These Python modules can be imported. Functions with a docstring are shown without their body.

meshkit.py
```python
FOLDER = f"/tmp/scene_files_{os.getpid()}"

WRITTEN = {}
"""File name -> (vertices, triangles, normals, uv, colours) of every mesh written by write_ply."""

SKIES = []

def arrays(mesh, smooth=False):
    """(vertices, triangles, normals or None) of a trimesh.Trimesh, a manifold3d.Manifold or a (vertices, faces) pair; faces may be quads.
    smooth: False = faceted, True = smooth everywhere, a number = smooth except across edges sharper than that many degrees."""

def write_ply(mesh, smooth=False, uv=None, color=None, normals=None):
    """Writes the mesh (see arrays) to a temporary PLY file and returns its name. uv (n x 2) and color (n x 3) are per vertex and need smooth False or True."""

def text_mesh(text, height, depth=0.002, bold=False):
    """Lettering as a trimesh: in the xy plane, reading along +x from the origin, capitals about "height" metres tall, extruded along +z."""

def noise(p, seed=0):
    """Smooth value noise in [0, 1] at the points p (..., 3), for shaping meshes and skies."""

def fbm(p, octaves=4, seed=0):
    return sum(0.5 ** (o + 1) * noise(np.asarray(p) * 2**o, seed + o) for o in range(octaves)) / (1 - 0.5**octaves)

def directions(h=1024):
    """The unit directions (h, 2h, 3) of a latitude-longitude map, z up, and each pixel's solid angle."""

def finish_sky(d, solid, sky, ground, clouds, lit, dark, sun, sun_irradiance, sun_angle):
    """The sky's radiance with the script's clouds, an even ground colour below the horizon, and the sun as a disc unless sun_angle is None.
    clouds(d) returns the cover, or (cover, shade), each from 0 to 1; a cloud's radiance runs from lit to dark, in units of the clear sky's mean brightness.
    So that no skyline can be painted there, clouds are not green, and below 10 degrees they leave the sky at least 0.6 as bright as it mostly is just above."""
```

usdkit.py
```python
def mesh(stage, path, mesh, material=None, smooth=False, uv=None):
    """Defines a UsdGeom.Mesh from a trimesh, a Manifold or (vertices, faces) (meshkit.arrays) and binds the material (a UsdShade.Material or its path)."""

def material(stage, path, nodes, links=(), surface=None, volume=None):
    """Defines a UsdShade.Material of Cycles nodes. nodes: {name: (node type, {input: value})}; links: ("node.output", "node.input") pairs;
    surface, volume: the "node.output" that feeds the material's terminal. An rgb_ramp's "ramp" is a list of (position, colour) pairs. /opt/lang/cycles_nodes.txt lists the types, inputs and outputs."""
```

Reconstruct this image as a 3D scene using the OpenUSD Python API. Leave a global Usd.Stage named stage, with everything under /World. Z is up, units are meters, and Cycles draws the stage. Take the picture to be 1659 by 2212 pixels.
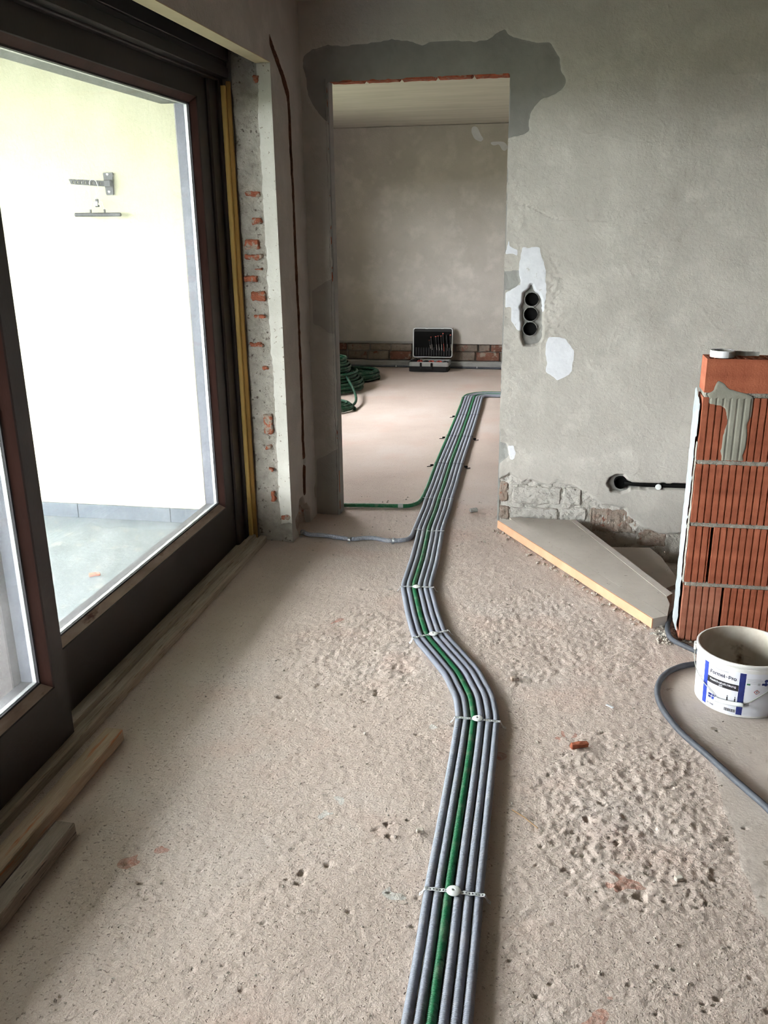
import math, random
import numpy as np, trimesh, shapely
import usdkit, meshkit
from meshkit import fbm, noise
from shapely.geometry import Polygon, LineString, Point
from scipy.ndimage import gaussian_filter
from pxr import Usd, UsdGeom, UsdLux, UsdShade, Gf, Sdf, Vt

stage = Usd.Stage.CreateInMemory()
UsdGeom.Xform.Define(stage, '/World')
rng = np.random.default_rng(7)
random.seed(7)

# ---------------------------------------------------------------- camera, sky, exposure
F_PX, CAM_H = 1900.0, 1.64
RIGHT = (0.98241091, 0.1863302, -0.01224164)
DOWN = (0.04709323, -0.31066632, -0.94935171)
FWD = (-0.18069596, 0.93207698, -0.31397687)
cam = UsdGeom.Camera.Define(stage, '/World/camera')
cam.AddTransformOp().Set(Gf.Matrix4d(*RIGHT, 0, *[-c for c in DOWN], 0, *[-c for c in FWD], 0, 0, 0, CAM_H, 1))
cam.CreateHorizontalApertureAttr(20.955)
cam.CreateFocalLengthAttr(20.955 * F_PX / 1659)
cam.CreateFStopAttr(0.0)
cam.CreateClippingRangeAttr((0.05, 500.0))
cam.CreateExposureAttr(-0.7)
sky = UsdLux.DomeLight.Define(stage, '/World/overcast_sky')
sky.CreateIntensityAttr(16.0)
sky.CreateColorAttr((0.97, 0.99, 1.0))

# ---------------------------------------------------------------- measured layout (metres)
MORTAR_TOP = [(-1.252, 2.176), (-1.296, 2.261), (-1.32, 2.371), (-1.312, 2.43), (-1.265, 2.468), (-1.188, 2.481), (-1.031, 2.479), (-0.846, 2.495), (-0.779, 2.488), (-0.703, 2.464), (-0.657, 2.474), (-0.586, 2.475), (-0.523, 2.468), (-0.435, 2.465), (-0.375, 2.474), (-0.348, 2.493), (-0.304, 2.509), (-0.27, 2.477), (-0.217, 2.467), (-0.157, 2.452), (-0.087, 2.449), (-0.052, 2.408), (-0.033, 2.377), (-0.03, 2.329), (-0.002, 2.287), (-0.009, 2.249), (-0.05, 2.217), (-0.119, 2.192), (-0.161, 2.149), (-0.164, 2.107), (-0.166, 2.059), (-0.201, 2.034), (-0.289, 2.016), (-0.307, 2.233), (-0.319, 2.264), (-1.125, 2.273), (-1.146, 2.129), (-1.214, 2.131)]
MORTAR_STUB = [(-1.312, 1.284), (-1.262, 1.311), (-1.224, 1.335), (-1.177, 1.352), (-1.173, 1.048), (-1.228, 1.048), (-1.277, 1.09), (-1.313, 1.1)]
MORTAR_LOW = [(-1.326, 0.333), (-1.276, 0.354), (-1.214, 0.389), (-1.164, 0.413), (-1.154, -0.051), (-1.338, -0.119)]
FILLER_A = [(-0.188, 1.506), (-0.092, 1.505), (-0.088, 1.473), (-0.07, 1.437), (-0.056, 1.386), (-0.048, 1.305), (-0.05, 1.244), (-0.057, 1.182), (-0.117, 1.139), (-0.163, 1.076), (-0.192, 1.078), (-0.233, 1.126), (-0.231, 1.203), (-0.264, 1.195), (-0.262, 1.281), (-0.231, 1.293), (-0.182, 1.319), (-0.198, 1.372), (-0.195, 1.433)]
FILLER_B = [(-0.254, 1.545), (-0.264, 1.5), (-0.268, 1.463), (-0.234, 1.467), (-0.206, 1.458), (-0.207, 1.495), (-0.241, 1.509)]
FILLER_C = [(-0.034, 1.048), (0.009, 1.048), (0.058, 1.037), (0.078, 1.018), (0.111, 0.987), (0.11, 0.911), (0.102, 0.864), (0.068, 0.839), (0.033, 0.811), (0.009, 0.833), (-0.04, 0.862), (-0.036, 0.929), (-0.043, 1.009)]
FILLER_D = [(-0.229, 0.458), (-0.208, 0.451), (-0.191, 0.454), (-0.177, 0.418), (-0.186, 0.375), (-0.211, 0.366), (-0.22, 0.411)]
FILLER_E = [(-0.276, 0.235), (-0.242, 0.201), (-0.25, 0.149), (-0.264, 0.093), (-0.272, 0.093)]
GREY_B = [(-0.28, 1.386), (-0.194, 1.391), (-0.182, 1.328), (-0.231, 1.293), (-0.277, 1.283)]
GREY_D = [(-0.283, 0.478), (-0.232, 0.469), (-0.22, 0.419), (-0.212, 0.393), (-0.264, 0.343), (-0.284, 0.342)]
SOCKET_HOLE = [(-0.128, 1.323), (-0.109, 1.284), (-0.085, 1.265), (-0.071, 1.234), (-0.068, 1.163), (-0.064, 1.087), (-0.06, 1.048), (-0.078, 1.016), (-0.117, 1.002), (-0.153, 1.003), (-0.172, 1.039), (-0.173, 1.126), (-0.18, 1.203), (-0.169, 1.243), (-0.171, 1.276), (-0.145, 1.293)]
BROKEN = [(-0.285, 0.259), (-0.236, 0.272), (-0.201, 0.292), (-0.143, 0.243), (-0.102, 0.258), (-0.025, 0.24), (0.051, 0.243), (0.132, 0.239), (0.203, 0.199), (0.286, 0.16), (0.356, 0.126), (0.424, 0.116), (0.47, 0.059), (0.553, 0.011), (0.629, -0.021), (0.742, -0.022), (0.861, -0.066), (0.903, -0.496), (-0.301, -0.204)]
SLOT = [(0.422, 0.273), (0.479, 0.265), (0.757, 0.269), (0.759, 0.243), (0.591, 0.238), (0.482, 0.233), (0.425, 0.231)]
PIPE_HOLE = [(0.325, 0.255), (0.338, 0.29), (0.376, 0.308), (0.415, 0.304), (0.437, 0.268), (0.436, 0.22), (0.398, 0.203), (0.353, 0.211)]
SOCKETS = [(-0.125, 1.24), (-0.128, 1.163), (-0.129, 1.087), (0.396, 0.258), (0.595, 0.249)]
BACK_PATCH = [(-1.011, 2.577), (-0.942, 2.616), (-0.892, 2.56), (-0.84, 2.494), (-0.859, 2.417), (-0.949, 2.456)]
BACK_PATCH2 = [(-0.819, 2.443), (-0.74, 2.459), (-0.622, 2.447), (-0.571, 2.404), (-0.578, 2.322), (-0.642, 2.314), (-0.68, 2.407), (-0.759, 2.395)]
BACK_PATCH3 = [(-0.976, 2.299), (-0.896, 2.306), (-0.895, 2.269), (-0.935, 2.275)]
CHASE = [(4.287, 2.427), (4.342, 2.387), (4.401, 2.351), (4.447, 2.318), (4.493, 2.279), (4.539, 2.23), (4.551, 2.159), (4.547, 2.032), (4.554, 1.926), (4.557, 1.818), (4.548, 1.537), (4.554, 1.34), (4.566, 1.19), (4.566, 0.933), (4.556, 0.619), (4.542, 0.5), (4.553, 0.382), (4.535, 0.264), (4.532, 0.214)]
CHASE_HOLE = (4.56, 0.38)
CAVITY = [(4.495, 0.187), (4.428, 0.178), (4.41, 0.123), (4.344, 0.102), (4.356, 0.064), (4.419, -0.004), (4.518, -0.04), (4.622, -0.006), (4.625, 0.083), (4.562, 0.125), (4.534, 0.134)]
CORNER_GAP = [(4.795, 0.194), (4.749, 0.165), (4.754, 0.127), (4.801, 0.084), (4.867, 0.092), (4.853, 0.148)]
REVEAL_BRICKS = [(-1.485, 1.756, -1.417, 1.786), (-1.462, 1.629, -1.415, 1.668), (-1.508, 1.466, -1.418, 1.497), (-1.462, 1.416, -1.425, 1.431), (-1.488, 1.267, -1.415, 1.321), (-1.474, 1.182, -1.422, 1.204), (-1.507, 1.044, -1.45, 1.069), (-1.468, 1.039, -1.44, 1.064), (-1.445, 0.928, -1.422, 0.951), (-1.457, 0.591, -1.411, 0.705), (-1.456, 0.511, -1.425, 0.54), (-1.446, 0.391, -1.422, 0.415), (-1.44, 0.225, -1.42, 0.288), (-1.39, 0.124, -1.34, 0.161), (-1.419, 2.249, -1.388, 2.288), (-1.508, 1.514, -1.431, 1.566), (-1.517, 1.361, -1.45, 1.394)]
BUNDLE = [(-0.255, 1.417, -0.1, 1.444, 6), (-0.259, 1.609, -0.103, 1.636, 6), (-0.258, 1.823, -0.109, 1.849, 6), (-0.268, 2.04, -0.111, 2.067, 6), (-0.27, 2.254, -0.113, 2.281, 6), (-0.271, 2.453, -0.116, 2.48, 6), (-0.273, 2.643, -0.12, 2.668, 6), (-0.307, 2.788, -0.146, 2.815, 6), (-0.385, 2.966, -0.212, 2.995, 6), (-0.448, 3.108, -0.289, 3.135, 6), (-0.514, 3.264, -0.375, 3.287, 6), (-0.569, 3.448, -0.428, 3.471, 6), (-0.654, 3.744, -0.502, 3.768, 6), (-0.689, 4.086, -0.514, 4.114, 6), (-0.704, 4.386, -0.533, 4.413, 6), (-0.72, 4.558, -0.546, 4.585, 7), (-0.738, 4.915, -0.551, 4.943, 7), (-0.757, 5.135, -0.56, 5.164, 8), (-0.775, 5.395, -0.565, 5.426, 8), (-0.791, 5.958, -0.584, 5.987, 8), (-0.807, 6.793, -0.599, 6.821, 8), (-0.822, 7.605, -0.617, 7.632, 8), (-0.845, 8.446, -0.643, 8.471, 8)]
BUNDLE_END = [(-0.799, 8.747), (-0.524, 8.988), (-0.603, 8.597), (-0.502, 8.634)]
GREEN_BRANCH = [(-0.757, 5.273), (-0.754, 5.155), (-0.76, 5.058), (-0.782, 4.999), (-0.819, 4.966), (-0.902, 4.953), (-1.041, 4.941), (-1.215, 4.924)]
GREY_BRANCH = [(-0.715, 4.622), (-0.71, 4.505), (-0.711, 4.429), (-0.729, 4.382), (-0.775, 4.361), (-0.832, 4.352), (-0.905, 4.377), (-0.962, 4.368), (-1.033, 4.342), (-1.129, 4.365), (-1.211, 4.382), (-1.268, 4.381), (-1.302, 4.398)]
STRAPS = [((-0.264, 1.809), (-0.1, 1.809), (-0.184, 1.81)), ((-0.28, 2.631), (-0.113, 2.627), (-0.195, 2.633)), ((-0.515, 3.202), (-0.367, 3.296), (-0.43, 3.25)), ((-0.654, 3.717), (-0.487, 3.733), (-0.572, 3.725))]
TIES = [((-0.712, 4.52), (-0.66, 4.513), (-0.635, 4.501), (-0.538, 4.516)), ((-0.752, 5.102), (-0.678, 5.103), (-0.646, 5.098), (-0.554, 5.112)), ((-0.786, 5.933), (-0.687, 5.922), (-0.671, 5.924), (-0.574, 5.926)), ((-0.806, 6.767), (-0.705, 6.749), (-0.69, 6.751), (-0.588, 6.75)), ((-0.817, 7.562), (-0.719, 7.555), (-0.707, 7.557), (-0.607, 7.57)), ((-0.84, 8.376), (-0.739, 8.389), (-0.73, 8.39), (-0.633, 8.402))]
CLIPS = [(-1.032, 4.335), (-0.795, 4.358), (-1.305, 4.39)]
BACK_CLIPS = [(-1.811, 10.31), (-0.861, 10.309)]
BLACK_CABLE = [(0.582, 3.684), (0.545, 3.597), (0.525, 3.515), (0.519, 3.444), (0.528, 3.381), (0.564, 3.337), (0.611, 3.292), (0.7, 3.235), (0.73, 3.2), (0.69, 3.185), (0.623, 3.198), (0.593, 3.185), (0.532, 3.153), (0.475, 3.092), (0.44, 3.015), (0.425, 2.928), (0.431, 2.833), (0.458, 2.732), (0.487, 2.659), (0.544, 2.554), (0.596, 2.451), (0.635, 2.377), (0.671, 2.306), (0.733, 2.147), (0.85, 1.85), (1.1, 1.3), (1.5, 0.6)]
SMOOTH_ZONE = [(0.485, 3.171), (0.445, 2.952), (0.487, 2.656), (0.542, 2.533), (0.55, 2.367), (0.553, 2.198), (0.556, 2.049), (0.571, 1.917), (0.607, 1.789), (0.926, 1.845), (1.467, 3.372)]
ROUGH_A = [(-0.96, 2.931), (-1.035, 3.318), (-0.835, 3.521), (-0.541, 3.519), (-0.421, 3.098), (-0.431, 2.805), (-0.74, 2.787)]
ROUGH_B = [(-0.32, 3.366), (-0.267, 3.664), (0.062, 3.822), (0.493, 3.412), (0.435, 3.018), (0.065, 2.992), (-0.187, 2.914)]
ROUGH_C = [(-0.002, 2.366), (0.143, 2.626), (0.446, 2.677), (0.538, 2.507), (0.541, 2.196), (0.551, 2.048), (0.381, 1.822), (0.128, 1.839), (0.018, 2.105)]
PITS = [(-0.824, 3.718), (-0.741, 3.447), (-0.87, 3.359), (-0.801, 2.819), (-0.581, 2.814), (-0.573, 2.781), (-0.921, 2.706), (-0.676, 2.583), (-0.921, 2.706), (0.123, 3.701), (0.268, 3.354), (-0.1, 2.462), (-0.528, 1.881), (-0.592, 1.834), (-0.588, 1.796), (-0.402, 2.073), (-0.391, 2.024), (-1.073, 1.796), (-0.998, 1.733), (0.203, 2.274), (0.163, 2.196), (0.1, 1.969), (0.233, 2.103), (0.283, 1.902), (0.479, 2.0), (0.423, 1.611), (0.219, 3.546), (-0.048, 3.045), (-0.064, 3.024), (-0.51, 2.968), (-0.889, 2.943), (-0.653, 3.451), (-0.34, 2.515), (-0.321, 3.195)]
SMEAR = [(0.598, 1.07), (0.622, 1.058), (0.648, 1.038), (0.672, 1.031), (0.705, 1.022), (0.729, 1.014), (0.731, 0.982), (0.73, 0.929), (0.721, 0.907), (0.728, 0.866), (0.728, 0.817), (0.717, 0.785), (0.725, 0.765), (0.641, 0.762), (0.635, 0.808), (0.637, 0.863), (0.648, 0.911), (0.639, 0.958), (0.619, 0.975), (0.578, 0.977), (0.573, 1.004), (0.563, 1.019), (0.587, 1.032)]
HANDLE = [(170.6, 0.176), (170.5, 0.134), (-171.9, 0.114), (-158.3, 0.101), (-146.4, 0.087), (-134.6, 0.07), (-127.6, 0.054), (-123.6, 0.057), (-112.7, 0.061), (-100.8, 0.061), (-93.5, 0.065), (-82.0, 0.089), (-71.6, 0.11)]
SCREWDRIVERS = [(-1.41, 0.334), (-1.391, 0.371), (-1.337, 0.377), (-1.31, 0.384), (-1.278, 0.385), (-1.254, 0.414), (-1.213, 0.396), (-1.17, 0.397), (-1.399, 0.265)]
TRAY = [(-1.565, 10.021), (-1.494, 10.029), (-1.418, 10.002), (-1.36, 10.008), (-1.268, 10.0), (-1.194, 9.955)]

# ---------------------------------------------------------------- helpers
USED = {}


def numbered(parent, name):
    k = (parent, name)
    n = USED.get(k, 0)
    USED[k] = n + 1
    return f'{parent}/{name}' + (f'_{n:03d}' if n else '')


def data(path, **kw):
    p = stage.GetPrimAtPath(path)
    for k, v in kw.items():
        if v:
            p.SetCustomDataByKey(k, v)


BASE = {}


def thing(name, label=None, cat=None, group=None, kind=None, loc=(0, 0, 0)):
    path = numbered('/World', name)
    x = UsdGeom.Xform.Define(stage, path)
    x.AddTranslateOp().Set(Gf.Vec3d(*map(float, loc)))
    BASE[path] = np.array(loc, float)
    data(path, label=label, category=cat, group=group, kind=kind)
    return path


def root_of(path):
    return '/'.join(path.split('/')[:3])


def put(parent, name, mesh, mat, smooth=30, label=None, uv=None, normals=None, **kw):
    """One Mesh prim; parent '/World' or a thing's / part's path. Vertices are given in world coordinates."""
    path = numbered(parent, name)
    off = BASE.get(root_of(path), np.zeros(3)) if parent != '/World' else np.zeros(3)
    if normals is None:
        v, f, n = meshkit.arrays(mesh, smooth)
    else:
        (v, f), n = mesh, normals
    m = UsdGeom.Mesh.Define(stage, path)
    m.CreatePointsAttr(Vt.Vec3fArray.FromNumpy(np.asarray(v - off, np.float32)))
    f = np.asarray(f, np.int32)
    m.CreateFaceVertexCountsAttr(Vt.IntArray.FromNumpy(np.full(len(f), f.shape[1], np.int32)))
    m.CreateFaceVertexIndicesAttr(Vt.IntArray.FromNumpy(f.ravel()))
    m.CreateSubdivisionSchemeAttr('none')
    if n is not None:
        m.CreateNormalsAttr(Vt.Vec3fArray.FromNumpy(np.asarray(n, np.float32)))
        m.SetNormalsInterpolation('vertex')
    if uv is not None:
        UsdGeom.PrimvarsAPI(m).CreatePrimvar('st', Sdf.ValueTypeNames.TexCoord2fArray, 'vertex').Set(Vt.Vec2fArray.FromNumpy(np.asarray(uv, np.float32)))
    UsdShade.MaterialBindingAPI.Apply(m.GetPrim()).Bind(M[mat])
    if parent == '/World':
        BASE[path] = np.zeros(3)
    data(path, label=label, **kw)
    return path


def single(name, mesh, mat, label=None, cat=None, group=None, kind=None, **kw):
    p = put('/World', name, mesh, mat, label=label, **kw)
    data(p, category=cat, group=group, kind=kind)
    return p


def cat(ms):
    return trimesh.util.concatenate(list(ms))


def box(x0, x1, y0, y1, z0, z1, bev=0.0):
    if bev <= 0:
        m = trimesh.creation.box((x1 - x0, y1 - y0, z1 - z0))
        m.apply_translation(((x0 + x1) / 2, (y0 + y1) / 2, (z0 + z1) / 2))
        return m
    pts = []
    for sx in (0, 1):
        for sy in (0, 1):
            for sz in (0, 1):
                c = np.array([(x0, x1)[sx], (y0, y1)[sy], (z0, z1)[sz]])
                d = np.array([1 - 2 * sx, 1 - 2 * sy, 1 - 2 * sz]) * bev
                for k in range(3):
                    e = d.copy(); e[k] = 0
                    pts.append(c + e)
    return trimesh.convex.convex_hull(np.array(pts))


def obox(c, size, rz=0.0, rx=0.0, bev=0.0):
    s = np.array(size) / 2
    m = box(-s[0], s[0], -s[1], s[1], -s[2], s[2], bev)
    T = trimesh.transformations.euler_matrix(rx, 0, rz)
    T[:3, 3] = c
    m.apply_transform(T)
    return m


def lathe(profile, n=48, loc=(0, 0, 0)):
    p = np.asarray(profile, float)
    a = np.arange(n) * 2 * np.pi / n
    v = np.stack([p[:, None, 0] * np.cos(a), p[:, None, 0] * np.sin(a), np.repeat(p[:, 1:2], n, 1)], -1).reshape(-1, 3) + np.array(loc)
    f = []
    for i in range(len(p) - 1):
        for j in range(n):
            k = (j + 1) % n
            f.append((i * n + j, i * n + k, (i + 1) * n + k, (i + 1) * n + j))
    f = np.array(f)
    return trimesh.Trimesh(v, np.vstack([f[:, [0, 1, 2]], f[:, [0, 2, 3]]]), process=False)


def sweep(path, radii, sides=10, cap=True, up=(0, 0, 1), uvs=None):
    """Tube along a polyline with rotation-minimising frames. Returns (v, f, normals, uv)."""
    p = np.asarray(path, float)
    n = len(p)
    r = np.broadcast_to(np.asarray(radii, float), (n,))
    t = np.gradient(p, axis=0)
    t /= np.linalg.norm(t, axis=1, keepdims=True) + 1e-12
    a = np.zeros((n, 3))
    a0 = np.cross(up, t[0])
    if np.linalg.norm(a0) < 1e-3:
        a0 = np.cross((1, 0, 0), t[0])
    a[0] = a0 / np.linalg.norm(a0)
    for i in range(1, n):
        q = a[i - 1] - t[i] * (a[i - 1] @ t[i])
        a[i] = q / (np.linalg.norm(q) + 1e-12)
    b = np.cross(t, a)
    th = np.arange(sides) * 2 * np.pi / sides
    d = np.cos(th)[None, :, None] * a[:, None] + np.sin(th)[None, :, None] * b[:, None]
    v = (p[:, None] + r[:, None, None] * d).reshape(-1, 3)
    i, j = np.meshgrid(np.arange(n - 1), np.arange(sides), indexing='ij')
    k = (j + 1) % sides
    q = np.stack([i * sides + j, i * sides + k, (i + 1) * sides + k, (i + 1) * sides + j], -1).reshape(-1, 4)
    f = np.vstack([q[:, [0, 1, 2]], q[:, [0, 2, 3]]])
    if cap:
        v = np.vstack([v, p[0], p[-1]])
        jj = np.arange(sides); kk = (jj + 1) % sides
        f = np.vstack([f, np.stack([np.full(sides, n * sides), kk, jj], 1), np.stack([np.full(sides, n * sides + 1), (n - 1) * sides + jj, (n - 1) * sides + kk], 1)])
    uv = None
    if uvs is not None:
        uv = np.stack([np.repeat(uvs, sides), np.tile(th, n)], 1)
        if cap:
            uv = np.vstack([uv, [[uvs[0], 0], [uvs[-1], 0]]])
    return v, f, uv


def tube(path, r, sides=10, **kw):
    v, f, _ = sweep(path, r, sides, **kw)
    return trimesh.Trimesh(v, f, process=False)


def smooth_line(pts, step=0.01):
    """Catmull-Rom through the points, resampled at about step."""
    p = np.asarray(pts, float)
    e = np.vstack([2 * p[0] - p[1], p, 2 * p[-1] - p[-2]])
    out = []
    for i in range(len(p) - 1):
        a, b, c, d = e[i:i + 4]
        t = np.linspace(0, 1, 12, endpoint=False)[:, None]
        out.append(0.5 * (2 * b + (c - a) * t + (2 * a - 5 * b + 4 * c - d) * t ** 2 + (3 * b - a - 3 * c + d) * t ** 3))
    q = np.vstack(out + [p[-1:]])
    s = np.r_[0, np.cumsum(np.linalg.norm(np.diff(q, axis=0), axis=1))]
    u = np.linspace(0, s[-1], max(2, int(s[-1] / step) + 1))
    return np.stack([np.interp(u, s, q[:, k]) for k in range(q.shape[1])], 1)


def wob(U, V, amp, scale, seed):
    P = np.stack([U * scale, V * scale, np.full_like(U, seed * 3.7)], -1)
    return (fbm(P, 4, seed) - 0.5) * 2 * amp, (fbm(P + 31.3, 4, seed + 5) - 0.5) * 2 * amp


def inside(poly, U, V, jag=0.0, scale=25, seed=1):
    if jag:
        a, b = wob(U, V, jag, scale, seed)
        U, V = U + a, V + b
    return shapely.contains_xy(Polygon(poly).buffer(0), U, V)


def N2(U, V, scale, seed, oct=4):
    return fbm(np.stack([U * scale, V * scale, np.full_like(U, seed * 1.7)], -1), oct, seed) - 0.5


def field(parent, us, vs, H, place, classes, keep=None):
    """A relief surface. H heights on the (us, vs) grid; place(u, v, h) -> xyz; classes: list of (name, mask or None, material, label), first match wins; each becomes one Mesh."""
    U, V = np.meshgrid(us, vs, indexing='ij')
    P = np.stack(place(U, V, H), -1)
    nu, nv = len(us), len(vs)
    idx = np.arange(nu * nv).reshape(nu, nv)
    q = np.stack([idx[:-1, :-1], idx[1:, :-1], idx[1:, 1:], idx[:-1, 1:]], -1)
    du, dv = np.gradient(P, axis=0), np.gradient(P, axis=1)
    n = np.cross(du, dv)
    n /= np.linalg.norm(n, axis=-1, keepdims=True) + 1e-12
    n = n.reshape(-1, 3)
    cell = lambda m: m[:-1, :-1] & m[1:, 1:]
    free = np.ones((nu - 1, nv - 1), bool) if keep is None else keep[:-1, :-1] & keep[1:, 1:] & keep[1:, :-1] & keep[:-1, 1:]
    cls = np.full((nu - 1, nv - 1), -1)
    for k, (name, mask, mat, label) in enumerate(classes):
        c = free if mask is None else free & cell(mask)
        free = free & ~c
        cls[c] = k
    eu = cls[:, 1:] != cls[:, :-1]                  # edges along u, at inner v lines
    ev = cls[1:, :] != cls[:-1, :]
    for _ in range(3):                              # round the stair-steps of the borders between pieces
        acc, cnt = np.zeros_like(P), np.zeros((nu, nv, 1))
        e = eu[..., None]
        acc[:-1, 1:-1] += e * P[1:, 1:-1]; cnt[:-1, 1:-1] += e
        acc[1:, 1:-1] += e * P[:-1, 1:-1]; cnt[1:, 1:-1] += e
        e = ev[..., None]
        acc[1:-1, :-1] += e * P[1:-1, 1:]; cnt[1:-1, :-1] += e
        acc[1:-1, 1:] += e * P[1:-1, :-1]; cnt[1:-1, 1:] += e
        P = np.where(cnt >= 2, 0.4 * P + 0.6 * acc / np.maximum(cnt, 1), P)
    P = P.reshape(-1, 3)
    for k, (name, mask, mat, label) in enumerate(classes):
        faces = q[cls == k]
        if not len(faces):
            continue
        used, inv = np.unique(faces, return_inverse=True)
        put(parent, name, (P[used], inv.reshape(-1, 4)), mat, label=label, normals=n[used])


def rough_block(x0, x1, y0, y1, z0, z1, amp=0.006, seed=0, sub=None):
    """A brick-like block with worn edges: a bevelled box, subdivided and pushed about by noise."""
    m = box(x0, x1, y0, y1, z0, z1, min(x1 - x0, y1 - y0, z1 - z0) * 0.18)
    v, f = trimesh.remesh.subdivide_to_size(m.vertices, m.faces, sub or max(x1 - x0, z1 - z0) / 5)
    m = trimesh.Trimesh(v, f)
    m.merge_vertices()
    d = fbm(m.vertices * 45, 3, seed) - 0.5
    m.vertices = m.vertices + m.vertex_normals * (d * 2 * amp)[:, None]
    return m


# ---------------------------------------------------------------- materials
M = {}


def lin(r, g, b):
    return tuple(c / 12.92 / 255 if c <= 10 else ((c / 255 + 0.055) / 1.055) ** 2.4 for c in (r, g, b))


def mat(name, c1, c2=None, scale=6, rough=0.8, bump=0.0, bscale=80, spec=0.3, metal=0.0, c3=None, c3scale=30, c3at=0.62, c3soft=0.06, stretch=(1, 1, 1), bump2=None, detail=6, extra=None, sss=0):
    """Base colour mixed from noise between c1 and c2, specks of c3 where a second noise is high, fine relief by bump."""
    nodes = {'g': ('geometry', {}), 'mp': ('mapping', {'scale': stretch}), 'p': ('principled_bsdf', {'roughness': rough, 'specular_ior_level': spec, 'metallic': metal})}
    links = [('g.position', 'mp.vector')]
    if c2 is None:
        nodes['p'][1]['base_color'] = c1
    else:
        nodes['n'] = ('noise_texture', {'scale': scale, 'detail': detail, 'roughness': 0.6})
        nodes['r'] = ('rgb_ramp', {'ramp': [(0.3, c1), (0.7, c2)]})
        links += [('mp.vector', 'n.vector'), ('n.fac', 'r.fac')]
        out = 'r.color'
        if c3 is not None:
            nodes['n3'] = ('noise_texture', {'scale': c3scale, 'detail': 4, 'roughness': 0.6})
            nodes['m3'] = ('map_range', {'from_min': c3at, 'from_max': c3at + c3soft, 'clamp': True})
            nodes['x3'] = ('mix_color', {'b': c3})
            links += [('mp.vector', 'n3.vector'), ('n3.fac', 'm3.value'), ('m3.result', 'x3.fac'), (out, 'x3.a')]
            out = 'x3.result'
        links.append((out, 'p.base_color'))
    if bump:
        nodes['bn'] = ('noise_texture', {'scale': bscale, 'detail': 5, 'roughness': 0.65})
        nodes['b'] = ('bump', {'strength': 1.0, 'distance': bump})
        links += [('mp.vector', 'bn.vector'), ('bn.fac', 'b.height'), ('b.normal', 'p.normal')]
        if bump2:
            nodes['bn2'] = ('voronoi_texture', {'scale': bump2[1], 'feature': 'smooth_f1', 'smoothness': 0.6})
            nodes['b2'] = ('bump', {'strength': 1.0, 'distance': bump2[0]})
            links += [('mp.vector', 'bn2.vector'), ('bn2.distance', 'b2.height'), ('b.normal', 'b2.normal'), ('b2.normal', 'p.normal')]
            links.remove(('b.normal', 'p.normal'))
    M[name] = usdkit.material(stage, f'/World/Looks/{name}', nodes, links, surface='p.BSDF')


mat('grey_plaster', lin(168, 163, 156), lin(184, 179, 172), 2.2, 0.9, 0.003, 70, c3=lin(194, 189, 182), c3scale=6, c3at=0.5, c3soft=0.3)
mat('rough_plaster', lin(178, 173, 166), lin(206, 201, 194), 9, 0.95, 0.012, 55, c3=lin(120, 112, 100), c3scale=60, c3at=0.66)
mat('bare_brick', lin(120, 82, 66), lin(146, 108, 90), 6, 0.95)
mat('mortar_stub', lin(148, 144, 138), lin(162, 158, 151), 6, 0.9, 0.002, 120)
mat('mortar_dark', lin(124, 122, 119), lin(140, 138, 134), 5, 0.9, 0.001, 120)
mat('mortar_grey', lin(140, 140, 138), lin(158, 157, 153), 6, 0.9, 0.002, 120)
mat('filler_white', lin(204, 205, 211), lin(220, 221, 226), 9, 0.85, 0.0015, 50, c3=lin(190, 188, 186), c3scale=25, c3at=0.66)
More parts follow.
